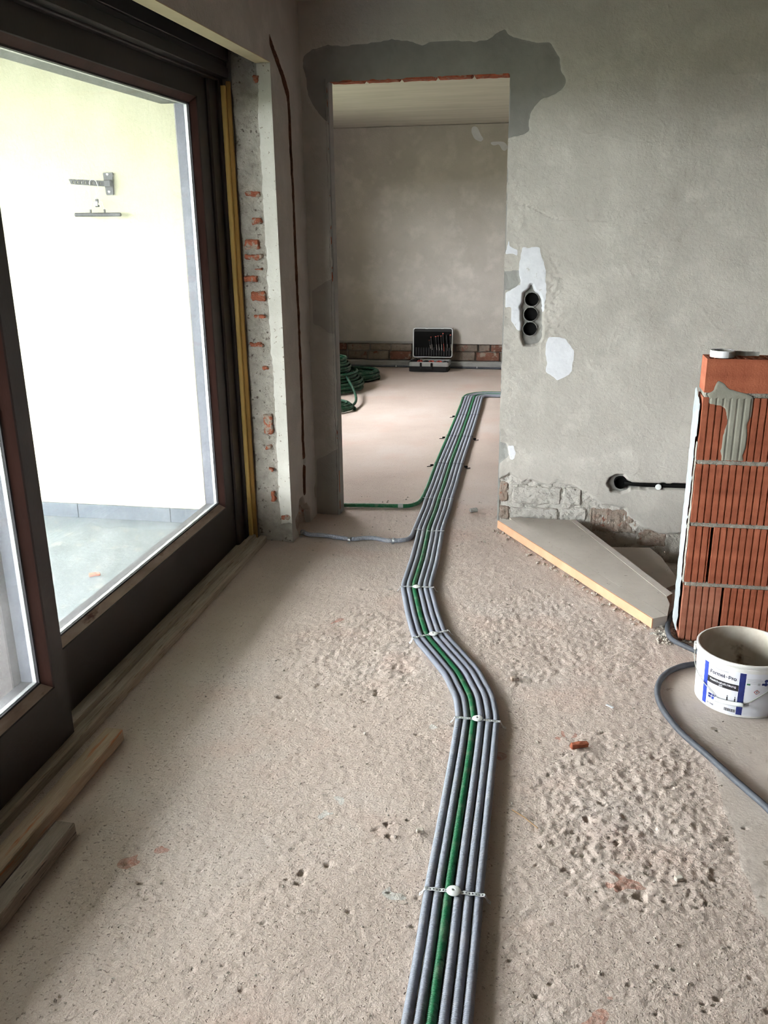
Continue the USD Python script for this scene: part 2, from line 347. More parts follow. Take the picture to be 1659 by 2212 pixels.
mat('old_brick', lin(120, 62, 45), lin(176, 92, 66), 22, 0.9, 0.006, 90, c3=lin(150, 128, 112), c3scale=35, c3at=0.55, c3soft=0.1)
mat('reveal_brick', lin(140, 84, 64), lin(178, 104, 78), 22, 0.95, 0.006, 90, c3=lin(164, 150, 136), c3scale=28, c3at=0.5, c3soft=0.06)
mat('dusty_brick', lin(150, 128, 116), lin(176, 164, 152), 14, 0.95, 0.012, 70, c3=lin(150, 92, 74), c3scale=24, c3at=0.6, c3soft=0.1)
mat('rear_brick', lin(112, 100, 90), lin(150, 138, 126), 9, 0.95, 0.012, 70, c3=lin(122, 78, 62), c3scale=13, c3at=0.58, c3soft=0.1)
mat('rear_brick_red', lin(108, 74, 62), lin(140, 98, 82), 9, 0.95, 0.012, 70, c3=lin(150, 138, 126), c3scale=13, c3at=0.55, c3soft=0.1)
mat('chase_inside', lin(78, 50, 34), lin(98, 66, 44), 40, 0.95, 0.008, 90)
mat('reveal_mortar', lin(150, 144, 134), lin(188, 182, 172), 14, 0.95, 0.012, 60, c3=lin(96, 88, 80), c3scale=42, c3at=0.6, c3soft=0.08)
mat('reveal_white', lin(190, 187, 178), lin(206, 203, 195), 10, 0.9, 0.0015, 80, c3=lin(140, 130, 118), c3scale=55, c3at=0.64, c3soft=0.04)
mat('lintel_yellow', lin(206, 192, 152), lin(216, 202, 164), 8, 0.9, 0.001, 60)
mat('ceiling_plaster', lin(170, 166, 156), lin(188, 184, 174), 2.5, 0.95, 0.002, 30, stretch=(0.5, 3, 1))
mat('dark_wood', lin(30, 22, 22), lin(38, 28, 27), 6, 0.42, 0.0006, 60, spec=0.45, stretch=(8, 1, 1))
mat('dark_void', lin(20, 18, 17), rough=0.9)
mat('worn_bead', lin(120, 100, 88), lin(176, 160, 146), 12, 0.6, 0.001, 60, c3=lin(84, 54, 46), c3scale=16, c3at=0.58, c3soft=0.1, stretch=(1, 0.3, 1))
mat('red_bead', lin(54, 35, 32), lin(74, 48, 43), 12, 0.5, 0.0008, 60, stretch=(1, 1, 0.3))
mat('outer_head', lin(58, 62, 60), rough=0.6)
mat('aluminium', lin(64, 66, 74), lin(72, 74, 82), 12, 0.4, metal=0.3)
mat('gasket', lin(40, 38, 42), rough=0.6)
mat('spacer', lin(150, 152, 152), rough=0.4, metal=0.4)
mat('batten_yellow', lin(188, 156, 88), lin(204, 174, 106), 12, 0.8, 0.0008, 40, stretch=(1, 1, 0.15))
mat('batten_brown', lin(126, 96, 50), lin(150, 116, 62), 12, 0.85, 0.0008, 40, stretch=(1, 1, 0.15))
mat('weathered_wood', lin(152, 140, 124), lin(182, 170, 154), 9, 0.85, 0.0015, 40, c3=lin(132, 118, 100), c3scale=12, c3at=0.6, stretch=(14, 0.7, 14))
mat('timber', lin(176, 154, 130), lin(202, 182, 160), 8, 0.85, 0.002, 40, c3=lin(190, 128, 92), c3scale=5, c3at=0.58, c3soft=0.1, stretch=(10, 0.8, 10))
mat('timber_grey', lin(120, 108, 98), lin(160, 146, 132), 9, 0.85, 0.003, 40, c3=lin(76, 66, 62), c3scale=9, c3at=0.6, stretch=(10, 0.8, 10))
mat('board_top', lin(178, 169, 160), lin(196, 187, 178), 5, 0.9, 0.0008, 60, c3=lin(142, 134, 126), c3scale=70, c3at=0.66)
mat('board_edge', lin(204, 152, 120), lin(218, 170, 138), 8, 0.8, 0.0005, 60)
mat('conduit_red', lin(150, 70, 50))
mat('black_cable', lin(66, 68, 74), lin(84, 88, 96), 20, 0.55, 0.0004, 300)
mat('black_plastic', lin(24, 24, 26), lin(32, 32, 34), 30, 0.45)
mat('deep_black', lin(9, 9, 10), lin(15, 15, 15), 30, 0.8, spec=0.12)
mat('strap_steel', lin(196, 202, 204), lin(214, 218, 220), 40, 0.45, metal=0.35)
mat('white_plastic', lin(226, 228, 228), lin(236, 238, 238), 30, 0.5)
mat('tie_dark', lin(58, 62, 66), rough=0.5)
mat('tie_pale', lin(186, 190, 188), rough=0.5)
mat('clip_steel', lin(210, 214, 216), rough=0.3, metal=0.8)
mat('bucket_white', lin(208, 205, 201), lin(222, 220, 218), 9, 0.45, 0.0003, 40, c3=lin(206, 180, 160), c3scale=9, c3at=0.62, c3soft=0.12)
mat('bucket_inside', lin(178, 166, 150), lin(220, 216, 208), 7, 0.6, 0.001, 40, c3=lin(96, 74, 48), c3scale=10, c3at=0.6, c3soft=0.12)
mat('label_white', lin(218, 218, 226), rough=0.4)
mat('label_blue', lin(44, 62, 150), lin(56, 76, 168), 60, 0.4)
mat('label_navy', lin(30, 38, 92), lin(40, 50, 110), 60, 0.4)
mat('label_black', lin(48, 46, 50), rough=0.4)
mat('label_ink', lin(60, 58, 74), rough=0.4)
mat('label_grey', lin(170, 170, 176), rough=0.4)
mat('label_red', lin(176, 70, 62), rough=0.4)
mat('label_green', lin(70, 120, 84), rough=0.4)
mat('wire', lin(176, 176, 172), rough=0.4, metal=0.7)
mat('case_black', lin(26, 26, 28), lin(32, 32, 34), 40, 0.5, 0.0004, 200)
mat('case_alu', lin(190, 194, 196), rough=0.35, metal=0.8)
mat('tool_red', lin(216, 92, 80), rough=0.4)
mat('tool_steel', lin(190, 184, 176), rough=0.35, metal=0.8)
mat('screed_loggia', lin(70, 78, 82), lin(92, 100, 104), 3.5, 0.55, 0.002, 30, c3=lin(108, 110, 109), c3scale=11, c3at=0.58)
mat('skirting_stone', lin(54, 62, 69), lin(66, 74, 82), 60, 0.6, 0.0008, 200)
mat('loggia_wall', lin(178, 175, 148), lin(184, 181, 156), 5, 0.95, 0.003, 60)
mat('concrete', lin(130, 128, 122), lin(144, 142, 136), 2, 0.95, 0.002, 30)
mat('ground', lin(78, 88, 62), lin(104, 104, 86), 0.3, 0.95)
mat('hanger_grey', lin(70, 70, 72), rough=0.5)
mat('chrome', lin(200, 200, 200), rough=0.25, metal=0.9)
mat('tape_white', lin(236, 236, 240), rough=0.5)
mat('tape_grey', lin(130, 128, 124), lin(160, 158, 152), 40, 0.7)
mat('white_adhesive', lin(138, 144, 148), lin(154, 159, 162), 10, 0.9, 0.003, 60)
mat('pier_mortar', lin(122, 118, 110), lin(156, 151, 142), 30, 0.95, 0.008, 90)
mat('smear_mortar', lin(128, 126, 116), lin(150, 147, 136), 8, 0.9, 0.001, 90)
mat('cotton', lin(150, 120, 90), rough=0.9)

# terracotta blocks: horizontal firing bands and a tone of each block's own
for nm, a, b in (('terracotta', (124, 66, 46), (160, 94, 70)), ('terracotta_dusty', (132, 80, 62), (160, 106, 86)), ('terracotta_smooth', (140, 76, 54), (164, 96, 70))):
    nodes = {'g': ('geometry', {}), 'mp': ('mapping', {'scale': (3, 3, 1)}), 'wz': ('mapping', {'scale': (0.01, 0.01, 14)}),
             'nb': ('noise_texture', {'scale': 1.6, 'detail': 1}), 'n': ('noise_texture', {'scale': 9, 'detail': 6}), 'ad': ('math', {'math_type': 'add'}), 'ml': ('math', {'math_type': 'multiply', 'value2': 0.5}),
             'r': ('rgb_ramp', {'ramp': [(0.36, lin(*a)), (0.64, lin(*b))]}), 'bn': ('noise_texture', {'scale': 160, 'detail': 4}), 'b': ('bump', {'distance': 0.0015}),
             'p': ('principled_bsdf', {'roughness': 0.85, 'specular_ior_level': 0.25})}
    links = [('g.position', 'mp.vector'), ('g.position', 'wz.vector'), ('wz.vector', 'nb.vector'), ('mp.vector', 'n.vector'), ('nb.fac', 'ad.value1'), ('n.fac', 'ad.value2'), ('ad.value', 'ml.value1'), ('ml.value', 'r.fac'),
             ('r.color', 'p.base_color'), ('g.position', 'bn.vector'), ('bn.fac', 'b.height'), ('b.normal', 'p.normal')]
    M[nm] = usdkit.material(stage, f'/World/Looks/{nm}', nodes, links, surface='p.BSDF')

# corrugated conduit: plain colour; fine rings come from the uv along the pipe where they are too small to model
for nm, c in (('conduit_grey', lin(142, 147, 160)), ('coil_green', lin(12, 62, 42)), ('conduit_green', lin(24, 104, 66))):
    nodes = {'uv': ('uvmap', {'attribute': 'st'}), 'w': ('wave_texture', {'scale': 0.3183, 'distortion': 0.0, 'detail': 0.0}), 'b': ('bump', {'distance': 0.0012, 'strength': 0.8}),
             'g': ('geometry', {}), 'n': ('noise_texture', {'scale': 26, 'detail': 4}), 'mr': ('map_range', {'from_min': 0.5, 'from_max': 0.9, 'to_max': 0.35}),
             'x': ('mix_color', {'a': c, 'b': lin(190, 180, 168)}), 'p': ('principled_bsdf', {'roughness': 0.5, 'specular_ior_level': 0.4})}
    links = [('uv.UV', 'w.vector'), ('w.fac', 'b.height'), ('b.normal', 'p.normal'), ('g.position', 'n.vector'), ('n.fac', 'mr.value'), ('mr.result', 'x.fac'), ('x.result', 'p.base_color')]
    M[nm] = usdkit.material(stage, f'/World/Looks/{nm}', nodes, links, surface='p.BSDF')

# dusty window glass
nodes = {'t': ('transparent_bsdf', {'color': (0.9, 0.93, 0.92)}), 'gl': ('glossy_bsdf', {'color': (1, 1, 1), 'roughness': 0.0}), 'fr': ('fresnel', {'IOR': 1.45}), 'mx': ('mix_closure', {}),
         'g': ('geometry', {}), 'n': ('noise_texture', {'scale': 4, 'detail': 6, 'roughness': 0.7}), 'mr': ('map_range', {'from_min': 0.3, 'from_max': 0.8, 'to_min': 0.015, 'to_max': 0.06}),
         'd': ('translucent_bsdf', {'color': (0.8, 0.82, 0.82)}), 'mx2': ('mix_closure', {})}
links = [('fr.fac', 'mx.fac'), ('t.BSDF', 'mx.closure1'), ('gl.BSDF', 'mx.closure2'), ('g.position', 'n.vector'), ('n.fac', 'mr.value'), ('mr.result', 'mx2.fac'), ('mx.closure', 'mx2.closure1'), ('d.BSDF', 'mx2.closure2')]
M['glass'] = usdkit.material(stage, '/World/Looks/glass', nodes, links, surface='mx2.closure')

# raw concrete floor under dust: beige-pink, brick-dust blushes, dirt specks, pores as relief
nodes = {'g': ('geometry', {}), 'n1': ('noise_texture', {'scale': 1.3, 'detail': 6, 'roughness': 0.6}), 'r1': ('rgb_ramp', {'ramp': [(0.3, lin(182, 164, 154)), (0.5, lin(194, 176, 166)), (0.7, lin(200, 186, 179))]}),
         'n2': ('noise_texture', {'scale': 2.7, 'detail': 5}), 'm2': ('map_range', {'from_min': 0.55, 'from_max': 0.75, 'to_max': 0.5}), 'x2': ('mix_color', {'b': lin(196, 160, 146)}),
         'n3': ('noise_texture', {'scale': 110, 'detail': 3, 'roughness': 0.6}), 'm3': ('map_range', {'from_min': 0.645, 'from_max': 0.69, 'to_max': 0.75, 'clamp': True}), 'x3': ('mix_color', {'b': lin(112, 96, 84)}),
         'n4': ('noise_texture', {'scale': 260, 'detail': 2}), 'm4': ('map_range', {'from_min': 0.3, 'from_max': 0.7, 'to_max': 0.3}), 'x4': ('mix_color', {'b': lin(210, 202, 194)}),
         'bn': ('noise_texture', {'scale': 140, 'detail': 3, 'roughness': 0.6}), 'b': ('bump', {'distance': 0.0026}),
         'v': ('noise_texture', {'scale': 95, 'detail': 2, 'roughness': 0.5}), 'vm': ('map_range', {'from_min': 0.74, 'from_max': 0.64, 'clamp': True}), 'b2': ('bump', {'distance': 0.004}),
         'p': ('principled_bsdf', {'roughness': 0.95, 'specular_ior_level': 0.15})}
links = [('g.position', f'{k}.vector') for k in ('n1', 'n2', 'n3', 'n4', 'bn', 'v')] + [('n1.fac', 'r1.fac'), ('n2.fac', 'm2.value'), ('m2.result', 'x2.fac'), ('r1.color', 'x2.a'), ('n3.fac', 'm3.value'), ('m3.result', 'x3.fac'), ('x2.result', 'x3.a'),
         ('n4.fac', 'm4.value'), ('m4.result', 'x4.fac'), ('x3.result', 'x4.a'), ('x4.result', 'p.base_color'), ('bn.fac', 'b.height'), ('v.fac', 'vm.value'), ('vm.result', 'b2.height'), ('b.normal', 'b2.normal'), ('b2.normal', 'p.normal')]
M['floor_screed'] = usdkit.material(stage, '/World/Looks/floor_screed', nodes, links, surface='p.BSDF')
mat('floor_smooth', lin(186, 173, 164), lin(200, 188, 180), 4, 0.9, 0.0015, 90, c3=lin(150, 138, 126), c3scale=18, c3at=0.64)
mat('floor_red', lin(172, 120, 104), lin(196, 172, 160), 60, 0.95, 0.004, 130)
mat('floor_pale', lin(206, 204, 200), lin(190, 180, 172), 60, 0.95, 0.003, 130)
mat('crumbs', lin(150, 138, 126), lin(206, 198, 188), 60, 0.95)

# ---------------------------------------------------------------- the setting
WALL_Y, LEFT_X, REVEAL_Y, BACK_Y = 4.78, -1.33, 4.277, 10.27
DOOR_L, DOOR_R, DOOR_T = -1.19, -0.272, 2.313
CEIL1, CEIL2 = 2.68, 2.62

# floor of both rooms
ys = [0.70]
while ys[-1] < 4.95:
    ys.append(ys[-1] + 0.0048 * max(1.0, ys[-1] / 1.5))
ys = np.array(ys)
xs = np.arange(-1.50, 1.30, 0.0058)


def floor_height(U, V):
    grit = gaussian_filter(np.random.default_rng(5).standard_normal(U.shape), 0.75)
    grain = N2(U, V, 55, 3, 3) * 0.0032 * (0.5 + 1.2 * np.clip(N2(U, V, 2.5, 13, 3) + 0.5, 0, 1)) + grit * 0.0010
    waves = N2(U, V, 3.0, 4, 3) * 0.008
    ra = gaussian_filter(inside(ROUGH_A, U, V, 0.05, 8, 2).astype(float), 6) * 0.9 + gaussian_filter(inside(ROUGH_B, U, V, 0.06, 8, 3).astype(float), 6) * 0.7 + gaussian_filter(inside(ROUGH_C, U, V, 0.06, 8, 4).astype(float), 6)
    rough = N2(U, V, 14, 6, 3) * 0.011 * ra + N2(U, V, 70, 8, 3) * 0.005 * ra + grit * 0.0014 * ra
    sm = gaussian_filter(inside(SMOOTH_ZONE, U, V, 0.03, 12, 5).astype(float), 2)
    h = waves + (grain + rough) * (1 - 0.8 * sm) + 0.002 * sm
    for i, (px, py) in enumerate(PITS):
        d = np.hypot(U - px, (V - py) * (0.8 + 0.4 * ((i * 37) % 10) / 10)) + N2(U, V, 90, 20 + i % 5, 2) * 0.03
        h = h - 0.008 * np.exp(-(np.maximum(d, 0) / (0.005 + 0.004 * ((i * 13) % 5) / 4)) ** 2)
    q = np.random.default_rng(21)
    for _ in range(260):
        px, py, r = q.uniform(-1.2, 1.0), 1.2 + 3.4 * q.random() ** 1.4, q.uniform(0.0025, 0.0055)
        i0, i1 = np.searchsorted(xs, (px - 0.03, px + 0.03)); j0, j1 = np.searchsorted(ys, (py - 0.03, py + 0.03))
        w = np.s_[i0:i1, j0:j1]
        h[w] -= 0.006 * np.exp(-((U[w] - px) ** 2 + (V[w] - py) ** 2) / r ** 2)
    return h


U, V = np.meshgrid(xs, ys, indexing='ij')
H = floor_height(U, V)
PIT = [(-0.24, 4.74), (0.17, 4.70), (0.545, 3.93), (1.5, 3.6), (1.5, 4.85), (-0.24, 4.85)]
pit = inside(PIT, U, V, 0.01, 20, 4)
smooth_zone = inside(SMOOTH_ZONE, U, V, 0.03, 12, 5)


def blot(spots, sd):
    m = np.zeros(U.shape, bool)
    for x, y, r in spots:
        m |= np.hypot(U - x, V - y) + N2(U, V, 45, sd, 4) * r * 3.4 < r * 0.75
    return m


dust = blot([(-1.065, 1.80, 0.035), (-1.0, 1.86, 0.02), (0.245, 1.95, 0.045), (0.17, 1.52, 0.05), (-0.1, 2.47, 0.03), (0.1, 2.62, 0.04), (-0.86, 3.36, 0.04)], 91)
smear = blot([(-0.335, 1.80, 0.035), (-0.56, 2.15, 0.032), (-0.59, 2.09, 0.028), (-0.345, 2.60, 0.02), (-0.56, 3.20, 0.02), (-0.70, 3.69, 0.02), (0.49, 3.46, 0.05)], 92)
FL = thing('floor', 'raw beige concrete floor with brick dust, pores and rough patches', kind='structure')
field(FL, xs, ys, H, lambda u, v, h: (u, v, h), [('brick_dust_stain', dust, 'floor_red', 'reddish brick dust stains'), ('plaster_smear', smear, 'floor_pale', 'pale plaster smears'), ('smooth_screed', smooth_zone, 'floor_smooth', 'smoother grey screed around the bucket'), ('screed', None, 'floor_screed', None)], keep=~pit)
xs2, ys2 = np.arange(-2.72, 2.45, 0.025), np.arange(4.93, 10.36, 0.025)
U2, V2 = np.meshgrid(xs2, ys2, indexing='ij')
field(FL, xs2, ys2, N2(U2, V2, 3, 4, 3) * 0.008 + N2(U2, V2, 30, 5, 3) * 0.006, lambda u, v, h: (u, v, h), [('screed', None, 'floor_screed', None)])
# plain floor around what the relief covers, and the slab below
put(FL, 'screed', cat([box(1.29, 5.6, 0.70, 3.6, -0.02, 0.0), box(-1.5, 5.6, -4.6, 0.71, -0.02, 0.0), box(1.5, 5.6, 3.6, 4.8, -0.02, 0.0)]), 'floor_screed')
put(FL, 'slab', box(-1.6, 5.7, -4.7, 10.4, -0.45, -0.30), 'concrete')
pu, pv = np.arange(-0.3, 1.6, 0.02), np.arange(3.5, 4.9, 0.02)
PU, PV = np.meshgrid(pu, pv, indexing='ij')
field(FL, pu, pv, -0.20 + N2(PU, PV, 9, 9, 4) * 0.12, lambda u, v, h: (u, v, h), [('pit_bed', None, 'rough_plaster', 'rubble bed of the pit under the panel')])
put(FL, 'slab', box(-2.9, -1.55, 4.9, 10.4, -0.3, -0.02), 'concrete')

# far wall with the doorway
us, vs = np.arange(-1.345, 1.55, 0.0055), np.arange(-0.25, CEIL1 + 0.02, 0.0055)
U, V = np.meshgrid(us, vs, indexing='ij')
jx = N2(np.zeros_like(V), V, 14, 31, 4) * 0.022
door = (U > DOOR_L + jx) & (U < DOOR_R + N2(np.zeros_like(V), V, 18, 33, 4) * 0.008) & (V < DOOR_T + N2(U, np.zeros_like(U), 12, 35, 4) * 0.02)
mk = lambda p, jag, sc, sd: inside(p, U, V, jag, sc, sd)
socket, slot, hole, broken = mk(SOCKET_HOLE, 0.006, 40, 2), mk(SLOT, 0.006, 30, 3), mk(PIPE_HOLE, 0.01, 25, 4), mk(BROKEN, 0.02, 14, 5)
mtop, mstub, mlow = mk(MORTAR_TOP, 0.018, 9, 6), mk(MORTAR_STUB, 0.01, 14, 7), mk(MORTAR_LOW, 0.01, 14, 8)
fil = mk(FILLER_A, 0.008, 22, 9) | mk(FILLER_B, 0.01, 22, 10) | mk(FILLER_D, 0.006, 30, 11) | mk(FILLER_E, 0.008, 30, 12)
filc = mk(FILLER_C, 0.016, 16, 13)
grey = mk(GREY_B, 0.008, 20, 14) | mk(GREY_D, 0.008, 20, 15)
edge_rough = gaussian_filter(((U < -0.15 + N2(U, V, 5, 40, 3) * 0.1) & (U > DOOR_R - 0.05) & (V < 1.9)).astype(float), 8)
cups = np.zeros_like(door)
for cx_, cz_ in SOCKETS[:4]:
    cups |= np.hypot(U - cx_, V - cz_) < 0.0335
sock_rough = gaussian_filter(inside([(-0.20, 1.02), (0.02, 1.0), (0.03, 1.3), (-0.02, 1.5), (-0.2, 1.1)], U, V, 0.03, 12, 17).astype(float), 5)
sm = lambda m, s: gaussian_filter(m.astype(float), s)
patches = mtop | mstub | mlow | grey
H = N2(U, V, 1.6, 21, 3) * 0.016 + N2(U, V, 7, 22, 4) * 0.006 + N2(U, V, 30, 23, 4) * 0.0028
H += 0.0016 * np.clip(1 - np.abs(N2(U * 1.3, V, 3.2, 44, 2)) / 0.018, 0, 1) * np.clip(N2(U, V, 5, 45, 2) * 6, 0, 1) + 0.0014 * np.clip(1 - np.abs(N2(U, V * 1.6, 5.5, 46, 2)) / 0.02, 0, 1) * np.clip(N2(U, V, 6, 47, 2) * 6, 0, 1)
H += edge_rough * N2(U, V, 26, 24, 4) * 0.012 + sock_rough * N2(U, V, 34, 25, 4) * 0.016
H -= 0.005 * sm(patches, 0.8) - 0.002 * sm(patches, 0.8) * N2(U, V, 5, 26, 2)
H = H + sm(fil | filc, 0.7) * (0.0015 - 0.5 * (H - N2(U, V, 1.6, 21, 3) * 0.016))
H -= sm(broken, 0.8) * (0.013 + N2(U, V, 18, 27, 5) * 0.030 + N2(U, V, 60, 30, 3) * 0.012)
rim = sm(broken, 5) * (1 - sm(broken, 1.5))
H -= np.clip(rim, 0, 1) * np.abs(N2(U, V, 22, 28, 3)) * 0.03
H -= sm(socket, 0.7) * (0.030 + N2(U, V, 20, 29, 3) * 0.006) + sm(slot, 0.7) * 0.034 + sm(hole, 0.8) * 0.032
H *= np.clip((U - LEFT_X) / 0.012, 0, 1)
thin = (np.abs(N2(U, V, 2.2, 60, 2)) < 0.0016) & (N2(U, V, 1.2, 61, 2) > 0.06)
H -= sm(thin, 0.6) * 0.004
WF = thing('wall_far', 'grey plastered far wall with a raw doorway and patched mortar around it', kind='structure')
wplace = lambda u, v, h: (u, WALL_Y - h, v)
field(WF, us, vs, H, wplace, [
    ('chase', (slot | hole), 'mortar_dark', 'cut chase and pipe hole'), ('socket_recess', socket, 'mortar_dark', 'recess cut for the socket boxes'),
    ('broken_plaster', broken, 'rough_plaster', 'broken away plaster along the foot of the wall'),
    ('filler_patch', filc, 'filler_white', 'round white filler patch right below the sockets'), ('filler_patch', fil, 'filler_white', 'white filler around the sockets and at the doorway edge'),
    ('mortar_patch', mtop, 'mortar_dark', 'dark grey mortar over the doorway'), ('mortar_patch', mstub | mlow, 'mortar_stub', 'dark grey mortar left of the doorway'),
    ('mortar_patch', grey, 'mortar_grey', 'grey mortar at the right doorway edge'), ('plaster', None, 'grey_plaster', None)], keep=~(door | cups))
put(WF, 'wall_core', cat([box(DOOR_R, 5.7, 4.835, 4.88, -0.3, CEIL1), box(-1.6, DOOR_L, 4.80, 4.88, -0.3, CEIL1), box(-1.6, 5.7, 4.80, 4.88, DOOR_T + 0.03, CEIL1), box(1.5, 5.7, 4.78, 4.85, -0.3, CEIL1)]), 'mortar_grey')
# doorway jamb and soffit: mortar with bare bricks
ju, jv = np.arange(4.775, 4.885, 0.006), np.arange(0.0, DOOR_T + 0.02, 0.008)
JU, JV = np.meshgrid(ju, jv, indexing='ij')
field(WF, ju, jv, N2(JU, JV, 22, 41, 4) * 0.012, lambda u, v, h: (DOOR_L - 0.012 + h, u, v), [('jamb_mortar', None, 'mortar_dark', None)])
put(WF, 'jamb_mortar', cat([box(DOOR_R - 0.0, DOOR_R + 0.01, 4.79, 4.88, 0, DOOR_T), box(DOOR_L - 0.03, DOOR_R + 0.03, 4.79, 4.88, DOOR_T + 0.012, DOOR_T + 0.04)]), 'mortar_grey')
for i, (z0, z1) in enumerate([(2.09, 2.30), (1.86, 2.06), (1.66, 1.84), (1.395, 1.625), (1.26, 1.385), (0.98, 1.09), (0.66, 0.80), (0.45, 0.56)]):
    put(WF, 'brick', rough_block(DOOR_L - 0.03, DOOR_L - 0.004, 4.80, 4.878, z0, z1, 0.004, 50 + i), 'old_brick')
g = []
for k in range(5):
    g.append(box(DOOR_L - 0.03, DOOR_L - 0.001, 4.793 + k * 0.018, 4.793 + k * 0.018 + 0.0135, 0.03, 0.265, 0.002))
g.append(box(DOOR_L - 0.034, DOOR_L - 0.010, 4.79, 4.879, 0.03, 0.265))
put(WF, 'brick', cat(g), 'terracotta', label='grooved terracotta brick at the foot of the left jamb')
for k in range(5):
    x0 = DOOR_L + 0.005 + k * 0.184
    put(WF, 'lintel_brick', rough_block(x0, x0 + 0.176, 4.79, 4.876, DOOR_T - 0.002, DOOR_T + 0.04, 0.003, 70 + k), 'old_brick')
# blocks laid bare at the foot of the far wall
for i, (x0, x1, z0, z1, m) in enumerate([(-0.188, 0.078, 0.115, 0.222, 'rough_plaster'), (0.092, 0.19, 0.118, 0.220, 'rough_plaster'), (-0.194, 0.068, 0.0, 0.098, 'rough_plaster'), (0.083, 0.222, 0.0, 0.105, 'rough_plaster'), (0.243, 0.496, -0.03, 0.108, 'dusty_brick'),
                                      (0.515, 0.66, -0.10, 0.004, 'dusty_brick'), (-0.26, -0.205, 0.02, 0.10, 'dusty_brick'), (-0.262, -0.215, 0.125, 0.24, 'dusty_brick')]):
    b = rough_block(x0 - 0.004, x1 + 0.004, WALL_Y + 0.004, WALL_Y + 0.06, z0, z1, 0.009, 80 + i, 0.009)
    if i == 4:
        vv = b.vertices
        vv[:, 1] += np.where(vv[:, 1] < WALL_Y + 0.03, 0.005 * (np.sin(vv[:, 0] * 2 * np.pi / 0.017) > 0.4), 0)
    put(WF, 'brick', b, m, smooth=True)

# left wall: stub with the cable chase, lintel over the sliding door
us, vs = np.arange(REVEAL_Y - 0.002, WALL_Y + 0.02, 0.0045), np.arange(-0.03, CEIL1 + 0.02, 0.0055)
U, V = np.meshgrid(us, vs, indexing='ij')
pu = shapely.points(np.stack([U.ravel() + wob(U, V, 0.006, 30, 3)[0].ravel(), V.ravel()], 1))
dist = shapely.distance(LineString(CHASE), pu).reshape(U.shape)
wide = 0.012 + 0.005 * (N2(U, V, 8, 51, 3) + 0.5) + 0.006 * np.exp(-((V - 2.27) / 0.06) ** 2) + np.where(V < 0.36, 0.004, 0) + 0.006 * np.exp(-((V - 0.42) / 0.03) ** 2)
chase = dist < wide
round_hole = np.hypot((U - CHASE_HOLE[0]) / 0.020, (V - CHASE_HOLE[1]) / 0.030) < 1
cav, gap = inside(CAVITY, U, V, 0.014, 20, 52), inside(CORNER_GAP, U, V, 0.012, 20, 53)
H = N2(U, V, 2, 54, 3) * 0.008 + N2(U, V, 24, 55, 4) * 0.003 - sm(chase, 0.45) * 0.026 - sm(round_hole, 0.5) * 0.03 - sm(cav, 1.0) * (0.05 + N2(U, V, 14, 56, 4) * 0.06) - sm(gap, 0.8) * 0.03
H *= np.clip((U - REVEAL_Y) / 0.01, 0, 1) * np.clip((WALL_Y + 0.012 - U) / 0.01, 0, 1)
WL = thing('wall_left', 'left wall stub of grey plaster with a vertical chase beside the sliding door', kind='structure')
lplace = lambda u, v, h: (LEFT_X + h, u, v)
field(WL, us, vs, H, lplace, [('chase', round_hole, 'deep_black', 'round hole at the lower end of the chase'), ('chase', dist < wide * 1.3 + 0.005, 'chase_inside', 'narrow vertical cable chase'), ('wall_cavity', cav | gap, 'dusty_brick', 'broken cavity at the foot of the wall'), ('plaster', None, 'grey_plaster', None)])
us, vs = np.arange(1.2, REVEAL_Y + 0.01, 0.02), np.arange(2.335, CEIL1 + 0.02, 0.02)
U, V = np.meshgrid(us, vs, indexing='ij')
field(WL, us, vs, (N2(U, V, 2, 54, 3) * 0.008) * np.clip((V - 2.335) / 0.02, 0, 1), lplace, [('plaster', None, 'grey_plaster', None)])
put(WL, 'lintel_plaster', cat([box(LEFT_X - 0.072, LEFT_X - 0.004, -4.6, REVEAL_Y + 0.0, 2.337, CEIL1), box(LEFT_X - 0.01, LEFT_X + 0.0, -4.6, 1.21, 2.335, CEIL1)]), 'grey_plaster')
put(WL, 'lintel_edge', box(LEFT_X - 0.072, LEFT_X - 0.001, -1.0, REVEAL_Y - 0.001, 2.333, 2.3375), 'lintel_yellow', label='pale yellow underside of the lintel plaster')
put(WL, 'wall_core', cat([box(-1.66, LEFT_X - 0.10, REVEAL_Y + 0.03, 4.80, -0.4, CEIL1), box(-1.80, LEFT_X, -4.6, 0.2, -0.4, CEIL1), box(-1.80, -1.62, 0.2, REVEAL_Y + 0.05, 2.41, CEIL1), box(-1.66, -1.62, REVEAL_Y + 0.02, 4.80, -0.4, CEIL1)]), 'mortar_grey')
# reveal of the sliding door: rough masonry strip and smooth white strip
us, vs = np.arange(-1.525, LEFT_X + 0.0015, 0.0045), np.arange(-0.03, 2.46, 0.0055)
U, V = np.meshgrid(us, vs, indexing='ij')
wob_edge = N2(np.zeros_like(V), V, 18, 57, 3) * 0.010 + N2(U, V, 50, 62, 3) * 0.016
white = (U > -1.402 + wob_edge + np.where(V < 1.0, 0.004, 0)) & (V > 0.105 + N2(U, np.zeros_like(U), 30, 58, 2) * 0.03) & (V < 2.34)
H = N2(U * 0.5, V, 22, 59, 5) * 0.034 - 0.014 + N2(U, V, 60, 60, 3) * 0.010
H = H * (1 - sm(white, 0.8)) + sm(white, 0.8) * (0.001 + N2(U, V, 6, 61, 3) * 0.003)
H *= np.clip((LEFT_X - U) / 0.006, 0, 1)
rplace = lambda u, v, h: (u, REVEAL_Y - h, v)
field(WL, us, vs, H, rplace, [('white_plaster', white & (V < 2.34), 'reveal_white', 'smooth white strip of the reveal'), ('masonry', None, 'reveal_mortar', 'rough masonry strip of the reveal')], keep=(V < 2.335) | (U < -1.40))
